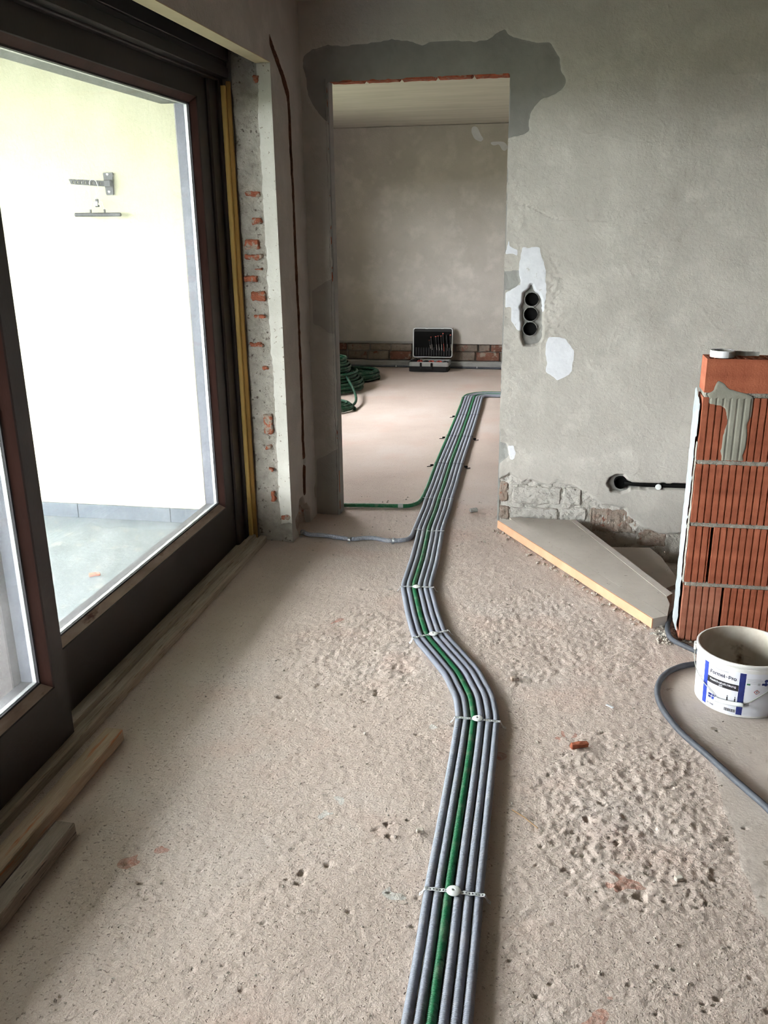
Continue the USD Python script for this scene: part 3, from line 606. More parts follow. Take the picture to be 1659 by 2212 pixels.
for i, (x0, z0, x1, z1) in enumerate(REVEAL_BRICKS):
    put(WL, 'brick', rough_block(x0, x1, REVEAL_Y - 0.006, REVEAL_Y + 0.03, z0 + 0.004, z1 - 0.004, 0.010, 100 + i, 0.007), 'reveal_brick', smooth=True)

# ceilings, other walls
C1 = thing('ceiling', 'plastered ceiling of the front room', kind='structure')
put(C1, 'ceiling_slab', box(-1.82, 5.7, -4.7, 4.88, CEIL1, CEIL1 + 0.2), 'ceiling_plaster')
C2 = thing('ceiling', 'lighter plastered ceiling of the room beyond the doorway', kind='structure')
put(C2, 'ceiling_slab', box(-2.93, 2.6, 4.86, 10.5, CEIL2, CEIL2 + 0.2), 'ceiling_plaster')
single('wall_right', box(5.6, 5.7, -4.7, 4.9, -0.3, CEIL1), 'bare_brick', 'right wall of the front room, outside the picture', kind='structure')
single('wall_near', box(-1.8, 5.7, -4.7, -4.6, -0.3, CEIL1), 'bare_brick', 'wall behind the camera', kind='structure')

# back wall of the next room
us, vs = np.arange(-2.72, 2.45, 0.02), np.arange(0.276, CEIL2 + 0.01, 0.02)
U, V = np.meshgrid(us, vs, indexing='ij')
bp = inside(BACK_PATCH, U, V, 0.03, 9, 71) | inside(BACK_PATCH2, U, V, 0.03, 9, 72) | inside(BACK_PATCH3, U, V, 0.02, 12, 73)
H = N2(U, V, 1.3, 74, 3) * 0.03 + N2(U, V, 6, 75, 4) * 0.010
WB = thing('wall_rear', 'back wall of the next room, grey plaster ending above a strip of bare brick', kind='structure')
field(WB, us, vs, H, lambda u, v, h: (u, BACK_Y - h, v), [('filler_patch', bp, 'filler_white', None), ('plaster', None, 'grey_plaster', None)])
put(WB, 'wall_core', box(-2.93, 2.6, 10.31, 10.45, -0.3, CEIL2), 'mortar_dark')
put(WB, 'plaster_edge', box(-2.72, 2.45, BACK_Y + 0.002, 10.32, 0.276, 0.30), 'mortar_grey')
put(WB, 'mortar_ledge', rough_block(-2.9, 0.3, 10.255, 10.32, -0.02, 0.075, 0.006, 77, 0.05), 'mortar_grey')
for row, (z0, z1, off) in enumerate([(0.190, 0.268, 0.0), (0.084, 0.180, 0.12)]):
    x = -2.78 + off
    k = 0
    while x < -0.2:
        w = (0.37, 0.28, 0.25, 0.26, 0.24, 0.26, 0.27, 0.14, 0.24)[(k + 3 * row) % 9]
        put(WB, 'brick', rough_block(x, x + w - 0.014, BACK_Y + 0.006 + 0.006 * ((k * 7 + row) % 3), 10.32, z0, z1, 0.006, 120 + k + 20 * row, 0.05), 'rear_brick' if (k + row) % 4 else 'rear_brick_red')
        x += w
        k += 1
# side walls of the next room; daylight comes through its left window
W2 = thing('wall_left', 'left wall of the next room, hidden by the door jamb', kind='structure')
put(W2, 'wall_core', cat([box(-2.93, -2.70, 4.9, 6.3, -0.3, CEIL2), box(-2.93, -2.70, 8.6, 10.4, -0.3, CEIL2), box(-2.93, -2.70, 6.3, 8.6, -0.3, 0.80), box(-2.93, -2.70, 6.3, 8.6, 1.95, CEIL2)]), 'grey_plaster')
single('wall_right', box(2.45, 2.6, 4.88, 10.4, -0.3, CEIL2), 'grey_plaster', 'right wall of the next room, outside the picture', kind='structure')

# loggia outside the sliding door
LG = thing('wall_loggia', 'pale yellow rendered end wall of the loggia', kind='structure')
put(LG, 'render', box(-3.75, -1.64, 4.79, 4.92, -0.3, 2.72), 'loggia_wall')
single('floor_loggia', box(-4.9, -1.62, -3.0, 4.8, -0.30, -0.10), 'screed_loggia', 'dusty grey loggia floor outside the glass', kind='structure')
SK = thing('baseboard_loggia', 'grey stone skirting along the foot of the loggia wall', kind='structure')
for x0, x1 in ((-3.70, -2.875), (-2.872, -2.26), (-2.257, -1.66)):
    put(SK, 'skirting_tile', box(x0, x1, 4.772, 4.79, -0.10, -0.012, 0.002), 'skirting_stone')
single('roof_loggia', cat([box(-4.85, -1.83, -3.0, 4.8, 2.63, 2.85), box(-4.85, -4.65, -3.0, 4.8, 2.45, 2.63), box(-3.75, -2.935, 4.93, 10.5, 2.63, 2.85)]), 'concrete', 'concrete slab over the loggia', kind='structure')
single('ground', box(-80, 80, -80, 80, -3.6, -3.5), 'ground', 'ground below the building', kind='structure')

# sliding door of two leaves
WD = thing('window_1', 'dark brown wooden sliding glass door to the loggia', kind='structure')
put(WD, 'frame_jamb', cat([box(-1.76, -1.585, 4.14, REVEAL_Y + 0.02, -0.05, 2.42, 0.008), box(-1.60, -1.568, 4.235, REVEAL_Y + 0.012, 0.0, 2.3, 0.006)]), 'dark_wood')
put(WD, 'frame_head', box(-1.76, -1.57, 0.2, 4.28, 2.262, 2.42, 0.004), 'dark_wood')
put(WD, 'fascia_board', cat([box(-1.575, -1.532, 0.2, 4.272, 2.272, 2.318, 0.003), box(-1.575, -1.540, 0.2, 4.272, 2.314, 2.40)]), 'dark_wood')
put(WD, 'fascia_board', box(-1.575, -1.526, 0.2, 4.271, 2.340, 2.405, 0.003), 'dark_wood')
put(WD, 'shutter_cavity', cat([box(-1.62, -1.40, 0.2, 4.30, 2.60, 2.66), box(-1.66, -1.61, 0.2, 4.30, 2.42, 2.62)]), 'dark_void')


def leaf(face, y0, y1, stile_l, stile_r, zb, zt, bottom, top, label):
    """One sliding leaf; face is the x of its room side. stile/rail widths are to the outer edge of the glazing bead."""
    d = 0.062
    w = put(WD, 'sash', cat([box(face - d, face, y0, y0 + stile_l, zb, zt, 0.004), box(face - d, face, y1 - stile_r, y1, zb, zt, 0.004),
                             box(face - d, face, y0 + stile_l - 0.01, y1 - stile_r + 0.01, zb, zb + bottom, 0.003), box(face - d, face, y0 + stile_l - 0.01, y1 - stile_r + 0.01, zt - top, zt, 0.003)]), 'dark_wood', label=label)
    a0, a1, c0, c1 = y0 + stile_l, y1 - stile_r, zb + bottom, zt - top
    b = 0.024
    gx = face - 0.034

    def slope(p0, p1, q0, q1):
        """A bead: prism between outer line p (at the sash face) and inner line q (at the glass)."""
        v = np.array([p0, p1, q0, q1, (gx - 0.006, *p0[1:]), (gx - 0.006, *p1[1:]), (gx - 0.006, *q0[1:]), (gx - 0.006, *q1[1:])], float)
        return trimesh.convex.convex_hull(v)
    fx, ix = face - 0.004, gx + 0.006
    put(w, 'glazing_bead', slope((fx, a0, c0), (fx, a1, c0), (ix, a0 + b, c0 + b), (ix, a1 - b, c0 + b)), 'worn_bead', label='dusty worn bottom glazing bead')
    put(w, 'glazing_bead', slope((fx, a0, c1), (fx, a1, c1), (ix, a0 + b, c1 - b), (ix, a1 - b, c1 - b)), 'red_bead')
    put(w, 'glazing_bead', slope((fx, a1, c0), (fx, a1, c1), (ix, a1 - b, c0 + b), (ix, a1 - b, c1 - b)), 'red_bead')
    put(w, 'glazing_bead', slope((fx, a0, c0), (fx, a0, c1), (ix, a0 + b, c0 + b), (ix, a0 + b, c1 - b)), 'red_bead')
    i0, i1, k0, k1 = a0 + b, a1 - b, c0 + b, c1 - b
    e = 0.007
    put(w, 'gasket', cat([box(gx, gx + 0.006, i0 - 0.004, i1 + 0.004, k0 - 0.002, k0 + e), box(gx, gx + 0.006, i0 - 0.004, i1 + 0.004, k1 - e, k1 + 0.002), box(gx, gx + 0.006, i0 - 0.004, i0 + e, k0, k1), box(gx, gx + 0.006, i1 - e, i1 + 0.004, k0, k1)]), 'gasket')
    s = 0.016
    put(w, 'glass_spacer', cat([box(gx - 0.016, gx - 0.003, i0 - 0.01, i1 + 0.01, k0 - 0.01, k0 + 0.009), box(gx - 0.016, gx - 0.003, i0 - 0.01, i1 + 0.01, k1 - 0.009, k1 + 0.01), box(gx - 0.016, gx - 0.003, i0 - 0.01, i0 + 0.009, k0, k1), box(gx - 0.016, gx - 0.003, i1 - 0.009, i1 + 0.01, k0, k1)]), 'spacer')
    put(w, 'glass_pane', (np.array([[gx - 0.001, i0 - 0.01, k0 - 0.01], [gx - 0.001, i1 + 0.01, k0 - 0.01], [gx - 0.001, i1 + 0.01, k1 + 0.01], [gx - 0.001, i0 - 0.01, k1 + 0.01]]), np.array([[0, 1, 2, 3]])), 'glass', smooth=False)
    # outer facing of the rebate
    o = 0.012
    put(w, 'outer_facing', cat([box(gx - 0.060, gx - 0.018, i1 - 0.002, i1 + 0.05, k0 - 0.05, k1 + 0.05), box(gx - 0.060, gx - 0.018, i0 - 0.05, i0 + 0.002, k0 - 0.05, k1 + 0.05)]), 'aluminium', label='grey outer facing')
    put(w, 'outer_facing', cat([box(gx - 0.125, gx - 0.018, i0, i1, k1 - 0.002, k1 + 0.06)]), 'outer_head')
    put(w, 'outer_facing', cat([box(gx - 0.060, gx - 0.018, i0, i1, k0 - 0.06, k0 + 0.002)]), 'gasket')
    return w


leaf(-1.600, 2.165, 4.150, 0.078, 0.118, 0.020, 2.275, 0.245, 0.104, 'far sliding leaf, set back in the frame')
leaf(-1.500, 0.25, 2.302, 0.09, 0.078, 0.0425, 2.262, 0.2115, 0.104, 'near sliding leaf in front of the far one')
# timber sill with two grooves
prof = [(-1.76, -0.12), (-1.475, -0.12), (-1.475, 0.030), (-1.481, 0.038), (-1.508, 0.038), (-1.512, 0.024), (-1.530, 0.024), (-1.535, 0.042), (-1.562, 0.042), (-1.568, 0.022), (-1.76, 0.020)]
m = trimesh.creation.extrude_polygon(Polygon(prof), 4.245, engine='earcut')
m.apply_transform(np.array([[1, 0, 0, 0], [0, 0, 1, 0.02], [0, 1, 0, 0], [0, 0, 0, 1]], float)); m.invert()
put(WD, 'door_sill', m, 'weathered_wood', label='weathered grooved timber sill')
single('trim_1', cat([box(-1.566, -1.546, 4.245, 4.276, 0.002, 2.243, 0.002), ]), 'batten_yellow', 'ochre yellow sealing batten standing between door frame and reveal', kind='structure')
single('trim_2', cat([box(-1.546, -1.526, 4.262, 4.278, 0.002, 2.262, 0.002)]), 'batten_brown', 'brownish batten right behind the ochre one', kind='structure')

# ---------------------------------------------------------------- conduit bundle on the floor
PITCH, R0 = 0.0054, 0.0119
W = 0.0256
er = np.array([(b[2], b[3]) for b in BUNDLE])
er = np.vstack([[(-0.095, -0.6), (-0.095, 0.6)], er])
sl = np.r_[0, np.cumsum(np.linalg.norm(np.diff(er, axis=0), axis=1))]
uu = np.arange(0, sl[-1], 0.012)
edge = np.stack([np.interp(uu, sl, er[:, i]) for i in (0, 1)], 1)
k = np.ones(7) / 7
edge = np.stack([np.convolve(np.pad(edge[:, i], 3, mode='edge'), k, 'valid') for i in (0, 1)], 1)
tt = np.gradient(edge, axis=0)
tt /= np.linalg.norm(tt, axis=1, keepdims=True)
nl = np.stack([-tt[:, 1], tt[:, 0]], 1)          # to the left of travel


def turn(off, seedk):
    """Path of the conduit whose centre lies off to the left of the bundle's right edge, from the camera to the bend in the next room and on to the right."""
    p = edge + nl * off
    p = p[p[:, 1] < 8.42]
    rad = 0.07 + off
    c = np.array([p[-1, 0] + rad, 8.43])
    a = np.linspace(np.pi, np.pi / 2, 14)
    arc = c + rad * np.stack([np.cos(a), np.sin(a)], 1)
    run = np.stack([np.linspace(c[0] + 0.05, 1.6, 30), np.full(30, c[1] + rad)], 1)
    return np.vstack([p, arc, run])


def conduit(path2, seedk, corr=(1.15, 3.75), zbase=0.0135):
    """A corrugated pipe: modelled rings between the two distances, plain with fine relief beyond."""
    q = smooth_line(path2, 0.02) if len(path2) < 60 else path2
    s = np.r_[0, np.cumsum(np.linalg.norm(np.diff(q, axis=0), axis=1))]
    y = q[:, 1]
    S, Rr, UV = [], [], []
    near = (y > corr[0]) & (y < corr[1])
    x = 0.0
    while x < s[-1]:
        yy = np.interp(x, s, y)
        if corr[0] < yy < corr[1]:
            S += [x, x + 0.0024, x + 0.0031, x + 0.0047]; Rr += [R0, R0, R0 - 0.0022, R0 - 0.0022]; UV += [0, 0, 0, 0]
            x += PITCH
        else:
            S.append(x); Rr.append(R0 - 0.0002); UV.append(x / PITCH)
            x += 0.02
    S = np.array(S)
    xy = np.stack([np.interp(S, s, q[:, 0]), np.interp(S, s, q[:, 1])], 1)
    z = zbase + 0.003 * (fbm(np.stack([S * 2.1, np.full_like(S, seedk), S * 0], -1), 2, 3) - 0.5)
    if q.shape[1] == 3:
        z = np.interp(S, s, q[:, 2])
    xy = xy + 0.0016 * (fbm(np.stack([S * 3.0, np.full_like(S, seedk + 9), S * 0], -1), 2, 4) - 0.5)[:, None]
    return sweep(np.column_stack([xy, z]), np.array(Rr), 14, uvs=np.array(UV))


MAIN = [('grey', 'outermost grey corrugated conduit on the right edge of the floor bundle'), ('grey', 'second grey conduit from the right edge of the floor bundle'), ('grey', 'third grey conduit from the right, directly right of the long green one'),
        ('green', 'long green corrugated conduit running along the middle of the floor bundle to the picture bottom'), ('grey', 'grey conduit directly left of the long green one in the floor bundle'), ('grey', 'leftmost grey conduit at the picture bottom, left edge of the floor bundle')]
for i, (c, lab) in enumerate(MAIN):
    off = (i + 0.5) * W + 0.006 * (i >= 4) * 0
    v, f, uv = conduit(turn(off, i), i)
    single('corrugated_conduit', (v, f), f'conduit_{c}', lab, 'conduit', 'conduits strapped to the floor', smooth=True, uv=uv)
# the two that branch off to the left
gp = turn(6.5 * W, 6)
gp = gp[gp[:, 1] > 4.66]
g = np.vstack([np.array(GREY_BRANCH)[::-1], gp[::4] if len(gp) > 60 else gp])
far_run = turn(6.5 * W, 6)
grey_path = np.vstack([[(-1.322, 4.425)], np.array(GREY_BRANCH)[::-1][1:-1], far_run[far_run[:, 1] > 4.70][::6], far_run[-1:]])
v, f, uv = conduit(smooth_line(grey_path, 0.02), 6, (0, 0))
single('corrugated_conduit', (v, f), 'conduit_grey', 'grey conduit that leaves the bundle to the left towards the broken wall corner', 'conduit', 'conduits strapped to the floor', smooth=True, uv=uv)
far_run = turn(7.5 * W, 7)
green_path = np.vstack([[(-1.75, 4.95), (-1.4, 4.94)], np.array(GREEN_BRANCH)[::-1][:-1], far_run[far_run[:, 1] > 5.30][::6], far_run[-1:]])
gt = thing('corrugated_conduit', 'green conduit that leaves the bundle to the left just beyond the doorway', 'conduit', 'conduits strapped to the floor', loc=(-0.8, 5, 0))
v, f, uv = conduit(smooth_line(green_path, 0.02), 7, (0, 0))
put(gt, 'pipe', (v, f), 'conduit_green', smooth=True, uv=uv)
put(gt, 'coupling', tube([(-0.875, 4.957, 0.0135), (-0.845, 4.962, 0.0135)], 0.0145, 16), 'tie_pale')


def band(p0, p1, width, holes, tubes, zt):
    """Flat strap from p0 to p1 over a row of pipes: sagging a little between the crests, down to the floor at both ends."""
    p0, p1 = np.array(p0, float), np.array(p1, float)
    L = np.linalg.norm(p1 - p0)
    e = (p1 - p0) / L
    n = np.array([-e[1], e[0]])
    tail = 0.014
    cell = width * 0.72 if holes else 0.004

    def pos(s, w, lift=0.0):
        inner = np.clip(s, 0, L)
        z = zt - 0.0016 * (0.5 - 0.5 * np.cos(2 * np.pi * tubes * inner / L))
        out = np.maximum(np.maximum(-s, s - L), 0)
        z = np.where(out > 0, zt - 0.0155 * np.clip(out / 0.006, 0, 1) - np.clip(out - 0.006, 0, 1) * 0.9, z)
        z = np.maximum(z, 0.004)
        xy = p0 + np.outer(s, e) + np.outer(w, n)
        return np.column_stack([xy, z + lift])
    cells = np.arange(-tail, L + tail, cell)
    V, F = [], []
    for a in cells:
        o = len(V)
        sq = [(-1, -1), (0, -1), (1, -1), (1, 0), (1, 1), (0, 1), (-1, 1), (-1, 0)]
        rr = 0.52 if holes else 0.0
        outer = [(a + cell / 2 + u * cell / 2, v * width / 2) for u, v in sq]
        ang = np.arctan2([v for u, v in sq], [u for u, v in sq])
        inner = [(a + cell / 2 + rr * cell / 2 * 1.1 * np.cos(t), rr * width / 2 * 1.0 * np.sin(t)) for t in ang]
        P = np.array(outer + inner)
        top, bot = pos(P[:, 0], P[:, 1], 0.0009), pos(P[:, 0], P[:, 1], -0.0001)
        V += list(top) + list(bot)
        for k in range(8):
            j = (k + 1) % 8
            F += [(o + k, o + j, o + 8 + j), (o + k, o + 8 + j, o + 8 + k), (o + 16 + j, o + 16 + k, o + 24 + j), (o + 16 + k, o + 24 + k, o + 24 + j),
                  (o + k, o + 16 + j, o + j), (o + k, o + 16 + k, o + 16 + j)]
            if holes:
                F += [(o + 8 + k, o + 8 + j, o + 24 + j), (o + 8 + k, o + 24 + j, o + 24 + k)]
    return trimesh.Trimesh(np.array(V), np.array(F), process=False)


def disc(c, z, r):
    return lathe([(0.0035, z + 0.0022), (0.0038, z + 0.0052), (0.006, z + 0.0058), (r * 0.8, z + 0.0046), (r, z + 0.0024), (r, z + 0.0006), (0.0035, z + 0.0006)], 28, (c[0], c[1], 0))


for (a, b, c), lab in zip(STRAPS, ['perforated strap with a round white disc nearest the camera', 'perforated strap where the bundle bends, second from the camera', 'slanted perforated strap, third from the camera', 'perforated strap at the far bend, fourth from the camera']):
    t = thing('perforated_strap', lab, 'strap', 'perforated straps over the conduits', loc=(c[0], c[1], 0))
    put(t, 'band', band((a[0] + 0.006, a[1]), (b[0] - 0.004, b[1]), 0.0115, True, 6, 0.0276), 'strap_steel', smooth=False)
    put(t, 'disc', disc(c, 0.0274, 0.0185), 'white_plastic', smooth=50)
    put(t, 'nail', lathe([(0, 0.0306), (0.0032, 0.0304), (0.0032, 0.010), (0, 0.010)], 12, (c[0], c[1], 0)), 'clip_steel', smooth=50)
rows = ['nearest row before the doorway', 'where the green pipe branches', 'third row from the camera', 'fourth row from the camera', 'fifth row from the camera', 'last row before the far bend']
for k, (a, b, c, d) in enumerate(TIES):
    dark = k in (2, 3, 4)
    n_left = (3, 4, 4, 4, 4, 4)[k]
    for side, p, q, n in (('left', a, b, n_left), ('right', c, d, 4)):
        t = thing('cable_tie', f"{'dark' if dark else 'pale'} cable tie over the {side} half of the bundle, {rows[k]}", 'cable tie', 'cable ties over the conduits', loc=(p[0], p[1], 0))
        put(t, 'band', band((p[0] + 0.004, p[1]), (q[0] - 0.002, q[1]), 0.006, False, n, 0.0276), 'tie_dark' if dark else 'tie_pale', smooth=False)
        if dark and (side == 'left' or k < 4):
            s = p if side == 'left' else q
            put(t, 'tail', cat([obox((s[0] + (-0.014 if side == 'left' else 0.014), s[1] - 0.02, 0.012), (0.022, 0.012, 0.012), 0.4, bev=0.002), obox((s[0] + (-0.030 if side == 'left' else 0.030), s[1] - 0.035, 0.006), (0.034, 0.005, 0.004), 0.5)]), 'deep_black')


def clip(name, c, along, lab, grp):
    t = thing(name, lab, 'pipe clip', grp, loc=(c[0], c[1], 0))
    a = np.linspace(-0.25, np.pi + 0.25, 14)
    n = np.array([-along[1], along[0], 0.0])
    pts = np.array([np.array([c[0], c[1], 0.0135]) + n * np.cos(x) * 0.0142 + np.array([0, 0, 1]) * np.sin(x) * 0.0142 for x in a])
    d = np.array([along[0], along[1], 0]) * 0.006
    v = np.vstack([pts - d, pts + d, pts * 1 - d + (pts - [c[0], c[1], 0.0135]) * 0.09, pts + d + (pts - [c[0], c[1], 0.0135]) * 0.09])
    m = len(pts)
    F = []
    for i in range(m - 1):
        F += [(i, i + 1, m + i + 1, m + i), (2 * m + i, 3 * m + i, 3 * m + i + 1, 2 * m + i + 1), (i, 2 * m + i, 2 * m + i + 1, i + 1), (m + i, m + i + 1, 3 * m + i + 1, 3 * m + i)]
    put(t, 'saddle', (v, np.array(F)), 'clip_steel', smooth=40)
    e = n * 0.021
    for s in (-1, 1):
        put(t, 'foot', obox((c[0] + s * e[0], c[1] + s * e[1], 0.003), (0.013, 0.014, 0.002), math.atan2(along[1], along[0])), 'clip_steel')


clip('pipe_clip', CLIPS[0], (1, 0.03), 'steel clip halfway along the short grey branch conduit', 'steel clips on the grey branch')
clip('pipe_clip', CLIPS[1], (1, -0.02), 'steel clip on the grey branch conduit near the bundle', 'steel clips on the grey branch')
clip('pipe_clip', CLIPS[2], (0.9, -0.4), 'steel clip on the grey branch conduit at the broken wall corner', 'steel clips on the grey branch')
v, f, uv = conduit(np.column_stack([np.linspace(-2.68, 2.2, 80), 10.215 + 0.01 * np.sin(np.linspace(0, 9, 80))]), 30, (0, 0))
single('corrugated_conduit', (v, f), 'black_cable', 'grey conduit lying along the foot of the back wall behind the tool case', 'conduit', smooth=True, uv=uv)
clip('pipe_clip', (BACK_CLIPS[0][0], 10.215), (1, 0), 'steel clip on the back wall conduit left of the tool case', 'steel clips on the back wall conduit')
clip('pipe_clip', (BACK_CLIPS[1][0], 10.215), (1, 0), 'steel clip on the back wall conduit right of the tool case', 'steel clips on the back wall conduit')

# black conduit looping round the brick pier and the bucket
p = smooth_line([(0.63, 3.73)] + BLACK_CABLE, 0.012)
v, f, _ = sweep(np.column_stack([p, np.full(len(p), 0.013) + 0.004 * fbm(np.column_stack([p * 2, p[:, :1] * 0]), 2, 8)]), 0.0105, 12)
single('black_conduit', (v, f), 'black_cable', 'thin black conduit curling round the brick pier and past the white bucket', 'conduit', smooth=True)

# ---------------------------------------------------------------- green coils in the next room
def coil(c, r, turns, z0, dz, seed, tilt=0.0, wobble=0.02, squash=1.0, start=0.0, taper=0.0):
    a = np.linspace(0, turns * 2 * np.pi, int(turns * 40)) + start
    t = np.linspace(0, 1, len(a))
    P = np.stack([a * 0.35, np.full_like(a, seed), a * 0], -1)
    rr = (r - taper * t) + wobble * 2 * (fbm(P, 3, seed) - 0.5) + 0.012 * np.sin(a * 0.5 + seed)
    z = z0 + dz * t + 0.012 * (fbm(P + 7, 3, seed + 2) - 0.5) + tilt * np.cos(a) * r
    return np.stack([c[0] + rr * np.cos(a), c[1] + squash * rr * np.sin(a), np.maximum(z, 0.013)], 1)


cA = thing('conduit_coil', 'tall heap of coiled green conduit half hidden by the left door jamb', 'conduit coil', 'green conduit coils', loc=(-2.25, 8.72, 0))
for i, (r, z0, dz, tu, dx) in enumerate([(0.36, 0.013, 0.07, 5, 0), (0.34, 0.03, 0.10, 4, 0.0), (0.30, 0.10, 0.10, 5, -0.01), (0.26, 0.16, 0.09, 4, -0.02), (0.24, 0.20, 0.10, 5, -0.02), (0.21, 0.27, 0.06, 4, -0.03)]):
    put(cA, 'winding', tube(coil((-2.27 + dx, 8.72 + 0.02 * (i % 2)), r, tu, z0, dz, 3 + i, wobble=0.03, start=i), 0.0125, 10), 'coil_green', smooth=True)
lp = smooth_line([(-2.30, 9.0, 0.25), (-2.17, 8.86, 0.22), (-2.02, 8.55, 0.16), (-1.87, 8.20, 0.10), (-1.79, 7.93, 0.05), (-1.80, 7.70, 0.035), (-1.88, 7.55, 0.03), (-2.05, 7.52, 0.03), (-2.3, 7.62, 0.03)], 0.02)
put(cA, 'loose_loop', tube(lp, 0.0125, 10), 'coil_green', smooth=True)
cB = thing('conduit_coil', 'flat coil of dark green conduit lying behind the tall heap', 'conduit coil', 'green conduit coils', loc=(-2.13, 9.36, 0))
for i in range(4):
    put(cB, 'winding', tube(coil((-2.14, 9.38), 0.27 - 0.015 * (i % 2), 2.2, 0.013 + 0.024 * i, 0.012, 20 + i, wobble=0.02, start=i * 1.7), 0.0125, 10), 'coil_green', smooth=True)
cC = thing('conduit_coil', 'low loop of green conduit in front of the heap, nearest the doorway', 'conduit coil', 'green conduit coils', loc=(-2.1, 7.66, 0))
for i in range(3):
    put(cC, 'winding', tube(coil((-2.13, 7.72), 0.36 - 0.02 * i, 1.6, 0.013 + 0.022 * i, 0.01, 40 + i, wobble=0.02, squash=0.62, start=i * 2.2), 0.0125, 10), 'coil_green', smooth=True)

# ---------------------------------------------------------------- brick pier
PX0, PY0, PT, PW = 0.555, 3.40, 0.118, 1.16
PI = thing('brick_pier', 'free-standing wall end of grooved terracotta blocks with white plaster on its narrow side', 'brick pier', loc=(PX0, PY0, 0))


def groove_block(x0, x1, z0, z1, y0=PY0, y1=PY0 + PT, pitch=0.0245, gw=0.0058, gd=0.0055):
    pts = [(x1, y1), (x0, y1), (x0, y0 + 0.001), (x0 + 0.001, y0)]
    x = x0 + 0.021
    while x < x1 - 0.008:
        pts += [(x, y0), (x + 0.0008, y0 + gd), (x + gw, y0 + gd), (x + gw + 0.0006, y0)]
        x += pitch
    pts += [(x1 - 0.001, y0), (x1, y0 + 0.001)]
    m = trimesh.creation.extrude_polygon(Polygon(pts), z1 - z0, engine='earcut')
    m.apply_translation((0, 0, z0))
    return m


XE = PX0 + PW
for z0, z1, cuts, m in [(0.006, 0.246, [0.705, 1.205], ('terracotta_dusty', 'terracotta', 'terracotta')), (0.262, 0.497, [0.640, 1.140], ('terracotta', 'terracotta', 'terracotta_dusty')), (0.512, 0.747, [1.055], ('terracotta', 'terracotta_dusty')), (0.763, 1.004, [0.655, 1.155], ('terracotta', 'terracotta', 'terracotta'))]:
    x = PX0
    for j, c in enumerate(cuts + [XE]):
        put(PI, 'brick', groove_block(x, c - (0.0 if c == XE else 0.005), z0, z1, PY0 + (0.002 if j == 0 else 0)), m[j], smooth=False)
        x = c + 0.005
# the top course: a smooth block laid on its side with open cells above
top = trimesh.creation.box((PW - 0.002, PT, 0.124))
top.apply_translation((PX0 + PW / 2, PY0 + PT / 2, 1.022 + 0.062))
slots = []
for i in range(42):
    for j in range(3):
        slots.append(box(PX0 + 0.012 + i * 0.027, PX0 + 0.012 + i * 0.027 + 0.018, PY0 + 0.012 + j * 0.034, PY0 + 0.012 + j * 0.034 + 0.026, 1.10, 1.2))
top = trimesh.boolean.difference([top, cat(slots)], engine='manifold', check_volume=False) if False else top
import manifold3d
def mani(t):
    return manifold3d.Manifold(manifold3d.Mesh(np.asarray(t.vertices, np.float32), np.asarray(t.faces, np.uint32)))
body = mani(top) - manifold3d.Manifold.compose([mani(s) for s in slots])
put(PI, 'top_brick', body, 'terracotta_smooth', smooth=False, label='smooth orange block on top')
# mortar beds
for k, (z0, z1) in enumerate([(-0.01, 0.008), (0.244, 0.264), (0.495, 0.514), (0.745, 0.765), (1.002, 1.024)]):
    put(PI, 'mortar_bed', rough_block(PX0 + 0.004, XE - 0.004, PY0 + 0.004, PY0 + PT - 0.004, z0 - 0.002, z1 + 0.002, 0.004, 140 + k, 0.02), 'pier_mortar', smooth=True)
us, vs = np.arange(PX0, PX0 + 0.22, 0.0035), np.arange(0.755, 1.075, 0.0035)
U, V = np.meshgrid(us, vs, indexing='ij')
sme = inside(SMEAR, U, V, 0.004, 45, 81)
rib = np.where(((U - PX0 - 0.021) % 0.0245) < 0.005, -0.003, 0) * (V < 1.0)
H = 0.0035 + N2(U, V, 25, 82, 3) * 0.002 + rib - 0.006 * (1 - sm(sme, 1.2))
field(PI, us, vs, H, lambda u, v, h: (u, PY0 - h, v), [('mortar_smear', sme, 'smear_mortar', 'grey mortar smeared over the upper blocks')], keep=sme)
us, vs = np.arange(PY0 - 0.002, PY0 + PT + 0.006, 0.004), np.arange(0.0, 1.09, 0.006)
U, V = np.meshgrid(us, vs, indexing='ij')
fe = PY0 + 0.020 + N2(np.zeros_like(V), V, 14, 83, 4) * 0.016 - 0.012 * (V > 0.85)
wa = (U > fe) & (V > 0.035 + N2(U, np.zeros_like(U), 30, 84, 3) * 0.02) & (V < 1.03 - 0.45 * np.abs(U - (PY0 + PT)) + N2(U, np.zeros_like(U), 30, 85, 3) * 0.02)
gm = (U > PY0 + 0.003 + N2(np.zeros_like(V), V, 30, 86, 3) * 0.006) & (V < 0.84) & (V > 0.25) & ~wa
H = np.where(wa, 0.012, 0.006) * 1.0
H = sm(wa, 1.0) * 0.014 + sm(gm, 1) * 0.005 + N2(U, V, 30, 87, 4) * 0.006 - 0.001
field(PI, us, vs, H, lambda u, v, h: (PX0 - h, PY0 * 2 + PT - u if False else u, v), [('side_plaster', wa, 'white_adhesive', 'white plaster strip on the narrow side'), ('side_mortar', gm, 'pier_mortar', None)], keep=wa | gm)

